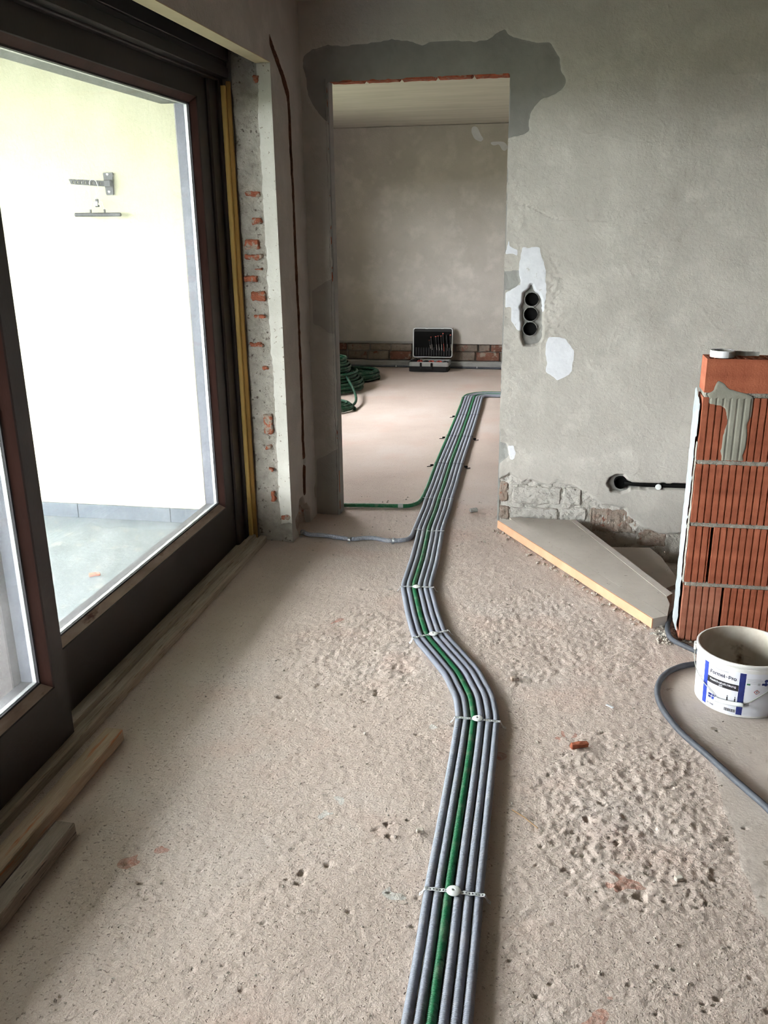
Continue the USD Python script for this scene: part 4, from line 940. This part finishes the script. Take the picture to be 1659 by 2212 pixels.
# roll of tape on the pier
tc = (0.615, PY0 + 0.052, 1.147)
t = thing('tape_roll', 'roll of white tape lying on top of the brick pier', 'roll of tape', loc=tc)
put(t, 'tape', lathe([(0.030, tc[2] + 0.001), (0.043, tc[2] + 0.001), (0.0435, tc[2] + 0.003), (0.0435, tc[2] + 0.023), (0.042, tc[2] + 0.025), (0.031, tc[2] + 0.025), (0.030, tc[2] + 0.023), (0.030, tc[2] + 0.001)], 40, (tc[0], tc[1], 0)), 'tape_white', smooth=40)
put(t, 'core', lathe([(0.027, tc[2] + 0.001), (0.0297, tc[2] + 0.001), (0.0297, tc[2] + 0.0245), (0.027, tc[2] + 0.0245), (0.027, tc[2] + 0.001)], 32, (tc[0], tc[1], 0)), 'tape_grey', smooth=40)
sp = np.array([(tc[0] + 0.0436 * np.cos(a), tc[1] + 0.0436 * np.sin(a)) for a in np.linspace(-1.2, 0.2, 8)] + [(tc[0] + 0.06, tc[1] + 0.03), (tc[0] + 0.09, tc[1] + 0.022), (tc[0] + 0.115, tc[1] + 0.03), (tc[0] + 0.135, tc[1] + 0.025)])
sp = smooth_line(sp, 0.006)
hgt = np.linspace(0.022, 0.016, len(sp))
V_ = np.vstack([np.column_stack([sp, np.full(len(sp), tc[2] + 0.001)]), np.column_stack([sp, tc[2] + hgt])])
nn = len(sp)
F_ = np.array([(i, i + 1, nn + i + 1, nn + i) for i in range(nn - 1)])
put(t, 'loose_end', (V_, F_), 'tape_grey', smooth=True)

# ---------------------------------------------------------------- panel over the pit, flap below it
A, B_, C_, D_ = np.array((-0.262, 4.676)), np.array((0.458, 3.498)), np.array((0.560, 3.72)), np.array((0.150, 4.745))
PN = thing('cover_panel', 'dusty formwork panel with a pale orange front edge lying slanted over the floor pit', 'panel', loc=(0.1, 4.1, 0))


def slab(poly, z0, z1):
    m = trimesh.creation.extrude_polygon(Polygon(poly).buffer(0), z1 - z0, engine='earcut')
    m.apply_translation((0, 0, z0))
    return m


dv = (B_ - A) / np.linalg.norm(B_ - A)
nv = np.array([-dv[1], dv[0]])        # towards the wall
off = lambda P, d: P + nv * d
E0, E1 = A, B_ + dv * 0.0
z0, z1 = 0.004, 0.048
put(PN, 'edge_strip', slab([off(A, 0.006), off(B_, 0.006), off(B_, 0.075), off(A, 0.075) + dv * 0.02], z0, z1), 'board_top', smooth=False)
put(PN, 'raw_edge', slab([A, B_, off(B_, 0.0058), off(A, 0.0058)], z0, z1 - 0.0005), 'board_edge', smooth=False, label='pale orange raw front edge')
endw = 0.20
put(PN, 'board', slab([off(A, 0.0765) + dv * 0.02, off(B_, 0.0765), C_ + np.array((-0.012, -0.05)), C_ + np.array((-0.018, 0.02)), D_ + np.array((-0.015, -0.005)), np.array((-0.08, 4.745)), np.array((-0.2, 4.74))], z0, z1), 'board_top', smooth=False)
put(PN, 'edge_strip', slab([C_ + np.array((-0.016, 0.022)), C_ + np.array((0.012, 0.062)), D_ + np.array((0.012, 0.008)), D_ + np.array((-0.013, -0.003))], z0, z1 + 0.001), 'board_top', smooth=False)
fl = slab([(0.30, 4.60), (0.56, 4.63), (0.605, 4.50), (0.66, 4.16), (0.52, 4.0), (0.3, 4.4)], -0.075, -0.05)
single('panel_offcut', fl, 'board_top', 'grey board offcut lying in the pit beside the cover panel', 'board', smooth=False)

# ---------------------------------------------------------------- bucket
BC, BH, RB, RT = (0.7103, 2.9734, 0.002), 0.2066, 0.1499, 0.1566
rad = lambda z: RB + (RT - RB) * z / BH
BK = thing('bucket', 'white plastic bucket with a blue and black product label in front of the brick pier', 'bucket', loc=BC)
put(BK, 'body', lathe([(0, 0.003), (RB - 0.006, 0.0), (RB, 0.005), (rad(0.18), 0.18), (rad(0.18) + 0.004, 0.182), (rad(0.19) + 0.004, 0.19), (RT, 0.192), (RT + 0.004, BH - 0.008), (RT + 0.004, BH - 0.002), (RT + 0.002, BH), (RT - 0.003, BH)], 96, BC), 'bucket_white', smooth=35)
put(BK, 'inside', lathe([(RT - 0.003, BH), (RT - 0.005, BH - 0.004), (rad(0.1) - 0.004, 0.1), (RB - 0.005, 0.012), (RB - 0.012, 0.006), (0, 0.006)], 96, BC), 'bucket_inside', smooth=35, label='inside stained with brown residue')


def on_bucket(mesh, grow):
    """x = degrees around, y = height, z = thickness -> onto the bucket's side."""
    v = np.asarray(mesh.vertices)
    a = np.radians(v[:, 0])
    r = rad(v[:, 1]) + grow + v[:, 2]
    return trimesh.Trimesh(np.stack([BC[0] + r * np.cos(a), BC[1] + r * np.sin(a), BC[2] + v[:, 1]], 1), mesh.faces, process=False)


def patch(a0, a1, h0, h1, grow, n=None):
    n = n or max(2, int((a1 - a0) / 1.5) + 1)
    a = np.linspace(a0, a1, n)
    v = np.vstack([np.column_stack([a, np.full(n, h0), np.zeros(n)]), np.column_stack([a, np.full(n, h1), np.zeros(n)])])
    f = np.array([(i, i + 1, n + i + 1) for i in range(n - 1)] + [(i, n + i + 1, n + i) for i in range(n - 1)])
    return on_bucket(trimesh.Trimesh(v, f, process=False), grow)


LB = put(BK, 'label', patch(-154.2, -60, 0.012, 0.176, 0.0005, 70), 'label_white', smooth=True, label='white printed label')
put(LB, 'stripe', patch(-153.4, -146.4, 0.014, 0.175, 0.0009), 'label_blue', smooth=True)
put(LB, 'stripe', patch(-104.4, -97.2, 0.060, 0.175, 0.0009), 'label_navy', smooth=True)
put(LB, 'stripe', patch(-104.4, -97.2, 0.014, 0.048, 0.0009), 'label_navy', smooth=True)
put(LB, 'stripe', patch(-146.2, -104.6, 0.103, 0.127, 0.0009), 'label_black', smooth=True, label='black band')


def letter(text, a0, a1, h0, hh, m, grow=0.0013, name='lettering', bold=False):
    t = meshkit.text_mesh(text, 1.0, 0.05, bold)
    t.vertices = np.asarray(t.vertices) - [t.bounds[0][0], 0, 0]
    w = t.bounds[1][0]
    t = trimesh.Trimesh(*trimesh.remesh.subdivide_to_size(t.vertices, t.faces, 0.6))
    v = np.asarray(t.vertices)
    v = np.column_stack([a0 + v[:, 0] / w * (a1 - a0), h0 + v[:, 1] * hh, v[:, 2] * 0.004])
    put(LB, name, on_bucket(trimesh.Trimesh(v, t.faces, process=False), grow), m, smooth=False)


letter('Formel-Pro', -142.5, -108.0, 0.1420, 0.0125, 'label_ink', bold=True)
letter('Reaktivabdichtung', -142.3, -107.5, 0.1145, 0.0072, 'label_white', bold=True)
letter('2K', -129.0, -124.0, 0.1050, 0.0058, 'label_white', bold=True)
letter('6 kg', -144.0, -134.5, 0.0215, 0.0065, 'label_ink')
letter('formel', -135.8, -118.0, 0.1640, 0.0055, 'label_grey')
for a in (-116.9, -107.4):
    put(LB, 'pictogram', cat([patch(a - 0.7, a + 0.7, 0.056, 0.074, 0.0011), patch(a - 0.7, a + 0.7, 0.0765, 0.0795, 0.0011)]), 'label_black', smooth=True)
put(LB, 'pictogram', patch(-143.0, -137.5, 0.055, 0.063, 0.0011), 'label_navy', smooth=True)
put(LB, 'pictogram', patch(-136.8, -131.5, 0.055, 0.063, 0.0011), 'label_navy', smooth=True)
put(LB, 'pictogram', patch(-143.0, -138.5, 0.045, 0.053, 0.0011), 'label_navy', smooth=True)
put(LB, 'pictogram', patch(-137.6, -131.5, 0.043, 0.053, 0.0011), 'label_blue', smooth=True)
put(LB, 'barcode', cat([patch(x, x + w, 0.020, 0.031, 0.0011, 2) for x, w in ((-119.2, .5), (-118.3, .3), (-117.4, .8), (-116.1, .3), (-115.4, .5), (-114.2, .9), (-112.8, .3), (-112, .6), (-110.8, .3), (-110, .8), (-108.7, .4), (-107.9, .3), (-107.1, .7), (-105.9, .4))]), 'label_black', smooth=True)
put(LB, 'pictogram', patch(-95.5, -91.5, 0.133, 0.139, 0.0011), 'label_green', smooth=True)
put(LB, 'pictogram', patch(-82.5, -79.5, 0.134, 0.142, 0.0011), 'label_grey', smooth=True)
put(LB, 'pictogram', patch(-77.5, -74.5, 0.134, 0.142, 0.0011), 'label_navy', smooth=True)
for h0 in (0.137, 0.150):
    put(LB, 'pictogram', on_bucket(trimesh.Trimesh(np.column_stack([-72.3 + 2.6 * np.cos(np.arange(6) * np.pi / 3), h0 + 0.0068 * np.sin(np.arange(6) * np.pi / 3), np.zeros(6)]), [(0, 1, 2), (0, 2, 3), (0, 3, 4), (0, 4, 5)], process=False), 0.0011), 'label_navy', smooth=True)
dm = lambda s, g: on_bucket(trimesh.Trimesh(np.array([(-82.6 - 3.6 * s, 0.108, 0), (-82.6, 0.108 - 0.0095 * s, 0), (-82.6 + 3.6 * s, 0.108, 0), (-82.6, 0.108 + 0.0095 * s, 0)]), [(0, 1, 2), (0, 2, 3)], process=False), g)
put(LB, 'warning_sign', dm(1.0, 0.0011), 'label_red', smooth=True)
put(LB, 'warning_sign', dm(0.78, 0.0014), 'label_white', smooth=True)
put(LB, 'warning_sign', cat([patch(-83.0, -82.2, 0.1065, 0.1125, 0.0018, 2), patch(-83.0, -82.2, 0.1035, 0.1050, 0.0018, 2)]), 'label_black', smooth=True)
for k in range(5):
    put(LB, 'lettering', patch(-95.5, -79 + (k % 3) * 2, 0.1555 - k * 0.0042, 0.1568 - k * 0.0042, 0.0011), 'label_grey', smooth=True)
hp = []
for a, z in [(-193, 0.180), (-189.4, 0.172)] + [(a if a < 0 else a - 360, z) for a, z in HANDLE[1:]] + [(-55, 0.135), (-30, 0.165), (-13, 0.178)]:
    r = rad(z) + (0.014 if -127 < a < -95 else 0.007)
    hp.append((BC[0] + r * np.cos(np.radians(a)), BC[1] + r * np.sin(np.radians(a)), BC[2] + z))
put(BK, 'handle', tube(smooth_line(hp, 0.008), 0.0017, 8), 'wire', smooth=True)
gpts = [(BC[0] + (rad(0.06) + 0.014) * np.cos(np.radians(a)), BC[1] + (rad(0.06) + 0.014) * np.sin(np.radians(a)), BC[2] + 0.056 + 0.006 * k / 5) for k, a in enumerate(np.linspace(-130, -97, 6))]
put(BK, 'grip', tube(smooth_line(gpts, 0.008), 0.0075, 10), 'white_plastic', smooth=True, label='white roll grip on the wire handle')
for a in (-190, -10):
    c = (BC[0] + (RT + 0.006) * np.cos(np.radians(a)), BC[1] + (RT + 0.006) * np.sin(np.radians(a)), BC[2] + 0.180)
    put(BK, 'ear', obox(c, (0.010, 0.030, 0.024), np.radians(a), bev=0.003), 'bucket_white')

# ---------------------------------------------------------------- timbers by the sill
def timber(a, b, w, hgt, mname, lab, seed, z=0.002):
    a, b = np.array(a), np.array(b)
    L = np.linalg.norm(b - a)
    m = box(-w / 2, w / 2, 0, L, z, z + hgt, 0.004)
    v, f = trimesh.remesh.subdivide_to_size(m.vertices, m.faces, 0.04)
    m = trimesh.Trimesh(v, f); m.merge_vertices()
    m.vertices = m.vertices + (fbm(m.vertices * 14, 3, seed)[:, None] - 0.5) * m.vertex_normals * 0.005
    d = (b - a) / L
    T = np.eye(4); T[:2, 0] = (d[1], -d[0]); T[:2, 1] = d; T[:2, 3] = a
    m.apply_transform(T)
    single('timber_batten', m, mname, lab, 'timber', 'timbers beside the door sill', smooth=35)


timber((-1.388, 0.55), (-1.380, 2.345), 0.062, 0.045, 'timber', 'pale timber batten with reddish side lying right beside the door sill', 3)
timber((-1.286, 0.5), (-1.287, 1.872), 0.058, 0.045, 'timber_grey', 'shorter greyed timber batten with dark knots, nearest the camera', 4)

# ---------------------------------------------------------------- socket boxes, pipe box in the far wall
for (x, z), lab in zip(SOCKETS[:3], ['top black flush socket box of the three in the wall recess', 'middle black flush socket box of the three in the wall recess', 'bottom black flush socket box of the three in the wall recess']):
    t = thing('socket_box', lab, 'socket box', 'socket boxes right of the doorway', loc=(x, WALL_Y, z))
    c = lathe([(0.0, 0.032), (0.0318, 0.032), (0.0325, 0.0), (0.0350, 0.0), (0.0355, 0.010), (0.0345, 0.035), (0.0, 0.035)], 36)
    c.vertices = np.column_stack([x + c.vertices[:, 0], WALL_Y + 0.019 + c.vertices[:, 2], z + c.vertices[:, 1]])
    put(t, 'cup', c, 'deep_black', smooth=35)
    put(t, 'rim_mortar', cat([tube([(x + 0.0365 * np.cos(a), WALL_Y + 0.023, z + 0.0365 * np.sin(a)) for a in np.linspace(0.1 + j, 1.9 + j, 14)], 0.003, 6) for j in (0, 2.1, 4.2)]), 'mortar_grey', smooth=True)
x, z = SOCKETS[3]
c = lathe([(0.0, 0.034), (0.030, 0.034), (0.031, 0.0), (0.034, 0.0), (0.034, 0.037), (0.0, 0.037)], 32)
c.vertices = np.column_stack([x + c.vertices[:, 0], WALL_Y + 0.016 + c.vertices[:, 2], z + c.vertices[:, 1]])
single('socket_box', c, 'deep_black', 'single black box at the left end of the wall chase near the floor', 'socket box', smooth=35)
single('black_conduit', tube(smooth_line([(x + 0.02, WALL_Y + 0.025, z), (x + 0.06, WALL_Y + 0.020, z - 0.002), (0.60, WALL_Y + 0.02, 0.254), (1.0, WALL_Y + 0.02, 0.256), (1.4, WALL_Y + 0.02, 0.256)], 0.03), 0.0125, 10), 'deep_black', 'black conduit lying in the horizontal wall chase left of the pier', 'conduit', smooth=True)
x, z = SOCKETS[4]
c = lathe([(0.0, 0.0), (0.010, 0.0), (0.0155, 0.002), (0.0165, 0.006), (0.0, 0.010)], 24)
c.vertices = np.column_stack([x + c.vertices[:, 0], WALL_Y - 0.006 + c.vertices[:, 2], z + c.vertices[:, 1]])
single('fixing_disc', c, 'white_plastic', 'small round white fixing disc on the horizontal wall chase', 'fixing disc', smooth=40)

# ---------------------------------------------------------------- tool case by the back wall
CX0, CX1, CY0, CY1 = -1.622, -1.160, 9.930, 10.17
TC = thing('tool_case', 'open black tool case with aluminium rim standing against the back wall', 'tool case', loc=((CX0 + CX1) / 2, 10.0, 0))


def rounded(x0, x1, y0, y1, z0, z1, r=0.03):
    p = Polygon([(x0 + r, y0 + r), (x1 - r, y0 + r), (x1 - r, y1 - r), (x0 + r, y1 - r)]).buffer(r, 6)
    m = trimesh.creation.extrude_polygon(p, z1 - z0, engine='earcut'); m.apply_translation((0, 0, z0))
    return m


def ring(x0, x1, y0, y1, z0, z1, r, t):
    p = Polygon([(x0 + r, y0 + r), (x1 - r, y0 + r), (x1 - r, y1 - r), (x0 + r, y1 - r)]).buffer(r, 6)
    m = trimesh.creation.extrude_polygon(p.difference(p.buffer(-t)), z1 - z0, engine='earcut'); m.apply_translation((0, 0, z0))
    return m


put(TC, 'shell', cat([rounded(CX0 + 0.006, CX1 - 0.006, CY0 + 0.006, CY1, 0.004, 0.066), rounded(CX0 + 0.02, CX1 - 0.02, CY0 + 0.02, CY1 - 0.01, 0.0, 0.02)]), 'case_black')
put(TC, 'rim', ring(CX0, CX1, CY0, CY1, 0.064, 0.114, 0.025, 0.012), 'case_alu', label='aluminium rim')
put(TC, 'tray', box(CX0 + 0.012, CX1 - 0.012, CY0 + 0.012, CY1 - 0.012, 0.07, 0.09), 'case_black')
LX0, LX1, LZ0, LZ1, LY = -1.603, -1.142, 0.134, 0.470, 10.145
def upright(m):
    v = np.asarray(m.vertices).copy()
    tilt = 0.10
    y = LY - v[:, 2] + (v[:, 1] - LZ0) * tilt
    m = trimesh.Trimesh(np.column_stack([v[:, 0], y, v[:, 1]]), m.faces, process=False)
    return m
LD = put(TC, 'lid', upright(rounded(LX0 + 0.004, LX1 - 0.004, LZ0 + 0.004, LZ1 - 0.004, -0.065, -0.012, 0.03)), 'case_black')
put(LD, 'lid_rim', upright(ring(LX0, LX1, LZ0, LZ1, -0.03, 0.004, 0.03, 0.011)), 'case_alu')
put(LD, 'tool_panel', upright(rounded(LX0 + 0.014, LX1 - 0.014, LZ0 + 0.014, LZ1 - 0.045, -0.014, -0.004, 0.01)), 'deep_black')
for k in range(14):
    xx = LX0 + 0.03 + k * 0.0295
    put(LD, 'tool_loop', upright(box(xx, xx + 0.021, LZ0 + 0.02, LZ0 + 0.115, -0.006, 0.004, 0.004)), 'case_black')
put(TC, 'latch', box(CX0 + 0.03, CX0 + 0.125, CY0 - 0.006, CY0 + 0.001, 0.072, 0.106, 0.002), 'case_alu')
put(TC, 'latch', box(CX1 - 0.135, CX1 - 0.04, CY0 - 0.006, CY0 + 0.001, 0.076, 0.108, 0.002), 'case_alu')
put(TC, 'latch_plate', box(CX0 + 0.165, CX0 + 0.235, CY0 - 0.004, CY0 + 0.001, 0.084, 0.102, 0.002), 'clip_steel')
put(TC, 'handle', cat([box(CX0 + 0.135, CX0 + 0.157, CY0 - 0.016, CY0 + 0.002, 0.040, 0.106, 0.004), box(CX0 + 0.258, CX0 + 0.280, CY0 - 0.016, CY0 + 0.002, 0.040, 0.104, 0.004), box(CX0 + 0.135, CX0 + 0.280, CY0 - 0.022, CY0 - 0.008, 0.032, 0.046, 0.004)]), 'black_plastic')
for k in (0.16, 0.34):
    put(LD, 'lid_catch', upright(box(LX0 + k - 0.015, LX0 + k + 0.015, LZ1 - 0.012, LZ1 - 0.002, -0.004, 0.008)), 'clip_steel')
names = ['shortest screwdriver, leftmost in the open tool case lid', 'second screwdriver from the left in the case lid', 'third screwdriver from the left in the case lid', 'fourth screwdriver from the left in the case lid', 'fifth screwdriver from the left in the case lid',
         'longest screwdriver with a red shaft band in the case lid', 'all-black screwdriver second from the right in the case lid', 'rightmost screwdriver in the case lid, standing apart']
for k, ((x, z), lab) in enumerate(zip(SCREWDRIVERS[:8], names)):
    zb = 0.262
    yy = LY - 0.012 + (z - LZ0) * 0.10
    yb = LY - 0.012 + (zb - LZ0) * 0.10
    lean = 0.012
    t = thing('screwdriver', lab, 'screwdriver', 'screwdrivers in the case lid', loc=(x, yy, zb))
    L = z - zb
    ax = lambda s: (x + lean * (1 - s), yb + (yy - yb) * s, zb + L * s)
    put(t, 'handle', tube([ax(0.22), ax(0.28), ax(0.34), ax(0.62), ax(0.90), ax(0.93)], [0.004, 0.007, 0.0075, 0.008, 0.0085, 0.007], 10), 'black_plastic', smooth=50)
    put(t, 'cap', tube([ax(0.925), ax(0.94), ax(0.99), ax(1.0)], [0.008, 0.0095, 0.009, 0.005], 10), 'black_plastic' if k == 6 else 'tool_red', smooth=50, label=None if k == 6 else 'red end cap')
    put(t, 'shaft', tube([ax(-0.35), ax(0.0), ax(0.25)], 0.003, 8), 'tool_red' if k == 5 else 'tool_steel', smooth=50)
for (x, y), lab, m in zip(TRAY, ['rolled black tool pouch at the left end of the case tray', 'red handled pliers left of centre in the case tray', 'black handled pliers with pale jaws in the case tray', 'red handled pliers in the middle of the case tray', 'red handled pliers right of centre in the case tray', 'dark tool with a pale insert at the right end of the case tray'],
                          ['pouch', 'red', 'black', 'red', 'red', 'end']):
    y = min(max(y, CY0 + 0.06), CY1 - 0.06)
    if m == 'pouch':
        x += 0.02
        t = thing('tool_pouch', lab, 'pouch', loc=(x, y, 0.09))
        put(t, 'roll', tube([(x - 0.045, y - 0.03, 0.112), (x + 0.0, y, 0.115), (x + 0.035, y + 0.03, 0.112)], [0.018, 0.026, 0.02], 14), 'case_black', smooth=50)
        put(t, 'strap', tube([(x - 0.002, y - 0.001, 0.115), (x + 0.006, y + 0.005, 0.115)], 0.0268, 14), 'deep_black', smooth=50)
    else:
        t = thing('pliers', lab, 'pliers', 'pliers in the case tray', loc=(x, y, 0.09))
        hm = 'tool_red' if m == 'red' else 'black_plastic'
        for s in (-1, 1):
            put(t, 'handle', tube(smooth_line([(x - 0.004 * s, y - 0.002, 0.112), (x + 0.016 * s, y - 0.02, 0.116), (x + 0.024 * s, y - 0.05, 0.114), (x + 0.018 * s, CY0 + 0.015, 0.110)], 0.008), 0.0085, 10), hm, smooth=50)
        put(t, 'jaw', cat([box(x - 0.012, x + 0.012, y, y + 0.045, 0.104, 0.118, 0.003), obox((x, y, 0.112), (0.024, 0.02, 0.018), 0, bev=0.004)]), 'tape_white' if m == 'end' else 'tool_steel')

# ---------------------------------------------------------------- hook rail and hanger on the loggia wall
HY = 4.785
HK = thing('hook_rail', 'dark fold-out hook rail fixed to the yellow loggia wall', 'hook rail', loc=(-2.44, HY, 1.86))
plate = Polygon([(-2.462, 1.905), (-2.418, 1.905), (-2.425, 1.80), (-2.455, 1.80)]).buffer(0.006, 6)
m = trimesh.creation.extrude_polygon(plate, 0.012, engine='earcut')
m.vertices = np.column_stack([m.vertices[:, 0], HY - m.vertices[:, 2], m.vertices[:, 1]])
put(HK, 'wall_plate', m, 'hanger_grey', smooth=35)
arm = Polygon([(-2.455, 1.868), (-2.455, 1.838), (-2.63, 1.852), (-2.640, 1.878), (-2.625, 1.878)])
for k in range(8):
    cx_ = -2.617 + k * 0.0195
    arm = arm.difference(Point(cx_, 1.862 - k * 0.0011).buffer(1, 8).intersection(shapely.affinity.scale(Point(cx_, 1.862 - k * 0.0011).buffer(0.0035, 8), 1, 2.2))).difference(shapely.box(cx_ - 0.0115, 1.874 - k * 0.0011, cx_ - 0.0085, 1.9))
arm = max(arm.geoms, key=lambda g: g.area) if hasattr(arm, 'geoms') else arm
m = trimesh.creation.extrude_polygon(arm, 0.008, engine='earcut')
m.vertices = np.column_stack([m.vertices[:, 0], HY - 0.020 - m.vertices[:, 2] - (-2.455 - m.vertices[:, 0]) * 0.25, m.vertices[:, 1]])
put(HK, 'arm', m, 'hanger_grey', smooth=False)
put(HK, 'arm_base', cat([box(-2.46, -2.42, HY - 0.03, HY - 0.011, 1.835, 1.872, 0.004)]), 'hanger_grey')
for z in (1.902, 1.812):
    c = lathe([(0, 0.004), (0.006, 0.003), (0.007, 0.0), (0, 0.0)], 16)
    c.vertices = np.column_stack([-2.440 + c.vertices[:, 0], HY - 0.012 - c.vertices[:, 2], z + c.vertices[:, 1]])
    put(HK, 'screw', c, 'chrome', smooth=40)
HY2 = HY - 0.055
HG = thing('trouser_hanger', 'trouser clamp hanger with a wire hook hanging from the hook rail', 'hanger', loc=(-2.49, HY2, 1.77))
hk = smooth_line([(-2.528, HY2, 1.846), (-2.530, HY2, 1.858), (-2.520, HY2, 1.872), (-2.500, HY2, 1.873), (-2.487, HY2, 1.858), (-2.480, HY2, 1.830), (-2.488, HY2, 1.808), (-2.498, HY2, 1.792), (-2.498, HY2, 1.778)], 0.004)
put(HG, 'hook', tube(hk, 0.0017, 8), 'chrome', smooth=True)
put(HG, 'clasp', cat([obox((-2.497, HY2, 1.764), (0.018, 0.010, 0.022), bev=0.003), obox((-2.498, HY2, 1.738), (0.024, 0.010, 0.012), bev=0.003)]), 'hanger_grey')
put(HG, 'clasp_plate', obox((-2.498, HY2 - 0.004, 1.75), (0.014, 0.006, 0.024), bev=0.001), 'chrome')
for s in (-1, 1):
    put(HG, 'wire_arm', tube([(-2.498 + s * 0.005, HY2, 1.757), (-2.498 + s * 0.026, HY2, 1.760), (-2.498 + s * 0.030, HY2, 1.756), (-2.500 + s * 0.042, HY2, 1.716)], 0.0016, 8), 'chrome', smooth=True)
    put(HG, 'socket', obox((-2.500 + s * 0.042, HY2, 1.712), (0.010, 0.010, 0.018), bev=0.002), 'hanger_grey')
m = tube([(-2.637, HY2, 1.694), (-2.634, HY2, 1.694), (-2.367, HY2, 1.692), (-2.364, HY2, 1.692)], [0.008, 0.0105, 0.0105, 0.008], 12)
put(HG, 'clamp_bar', m, 'hanger_grey', smooth=50, label='grey clamp bar')

# ---------------------------------------------------------------- loose bits on the floors
def shard(name, c, size, m, lab, cat_, seed, rz=0.4, grp=None):
    s = np.array(size) / 2
    b = rough_block(-s[0], s[0], -s[1], s[1], 0, size[2], size[2] * 0.35, seed, max(size) / 6)
    T = trimesh.transformations.euler_matrix(0, 0, rz); T[:3, 3] = c
    b.apply_transform(T)
    single(name, b, m, lab, cat_, grp, smooth=40)


shard('brick_shard', (0.144, 2.556, 0.002), (0.058, 0.020, 0.017), 'terracotta', 'small orange brick shard lying on the rough floor right of the conduits', 'brick shard', 1, 0.30)
shard('brick_shard', (-2.30, 3.90, -0.10), (0.055, 0.028, 0.012), 'terracotta', 'small red brick chip on the loggia floor outside the glass', 'brick shard', 2, 0.5)
shard('plaster_chip', (0.255, 2.83, 0.002), (0.030, 0.009, 0.004), 'filler_white', 'thin white chip on the floor left of the black conduit loop', 'chip', 3, -0.7)
shard('pebble', (-0.306, 2.05, 0.002), (0.022, 0.016, 0.012), 'crumbs', 'small pebble on the floor close to the left of the nearest strap', 'pebble', 4)
shard('pebble', (0.385, 1.98, 0.002), (0.020, 0.014, 0.010), 'crumbs', 'small pebble at the edge of the smooth screed', 'pebble', 5)
shard('mortar_lump', (-0.42, 4.95, 0.002), (0.045, 0.03, 0.018), 'tape_grey', 'dark mortar lump on the floor just inside the doorway', 'mortar lump', 6)
shard('mortar_lump', (-0.085, 2.965, 0.002), (0.03, 0.02, 0.014), 'dusty_brick', 'pinkish mortar lump right of the conduit bend', 'mortar lump', 7)
stick = tube([(-0.055, 2.19, 0.006), (-0.02, 2.16, 0.008), (0.02, 2.12, 0.006)], 0.0018, 6)
single('wire_bit', stick, 'cotton', 'thin pale splinter lying on the floor right of the conduits', 'splinter', smooth=True)
# crumbs of plaster and grit: uncountable
ico = trimesh.creation.icosphere(1, 1.0)
rg = np.random.default_rng(11)
parts = []


def scatter(n, x0, x1, y0, y1, s0, s1, fn=None):
    k = 0
    while k < n:
        x, y = rg.uniform(x0, x1), rg.uniform(y0, y1)
        if fn is not None and not fn(x, y):
            k += 1
            continue
        s = s0 + (s1 - s0) * rg.random() ** 3
        v = ico.vertices * (1 + 0.35 * rg.standard_normal((len(ico.vertices), 1))) * np.array([1, rg.uniform(0.6, 1), rg.uniform(0.5, 0.8)]) * s
        a = rg.uniform(0, 6.28)
        v = v @ np.array([[np.cos(a), -np.sin(a), 0], [np.sin(a), np.cos(a), 0], [0, 0, 1]]).T + [x, y, s * 0.3]
        parts.append(trimesh.Trimesh(v, ico.faces, process=False))
        k += 1


free = lambda x, y: not (np.interp(y, er[:, 1], er[:, 0]) - 0.18 < x < np.interp(y, er[:, 1], er[:, 0]) + 0.02)
scatter(900, -1.2, 1.0, 1.2, 4.6, 0.001, 0.005, free)
scatter(220, -1.2, -0.3, 4.3, 5.2, 0.001, 0.006, free)
pA = LineString([A, B_])
for _ in range(150):
    t_ = rg.random(); q = A + (B_ - A) * t_ - nv * abs(rg.normal(0, 0.02)) - nv * 0.006
    scatter(1, q[0] - 0.004, q[0] + 0.004, q[1] - 0.004, q[1] + 0.004, 0.002, 0.010)
for _ in range(160):
    scatter(1, 0.47, 0.56, 3.36, 3.56, 0.002, 0.010)
for _ in range(140):
    scatter(1, 0.56, 0.75, 3.33, 3.40, 0.002, 0.009)
for _ in range(60):
    a_ = STRAPS[rg.integers(0, 4)][0]
    scatter(1, a_[0] - 0.06, a_[0] - 0.01, a_[1] - 0.05, a_[1] + 0.02, 0.001, 0.004)
single('floor_crumbs', cat(parts), 'crumbs', 'scattered crumbs of plaster and grit on the concrete floor', 'crumbs', kind='stuff', smooth=False)
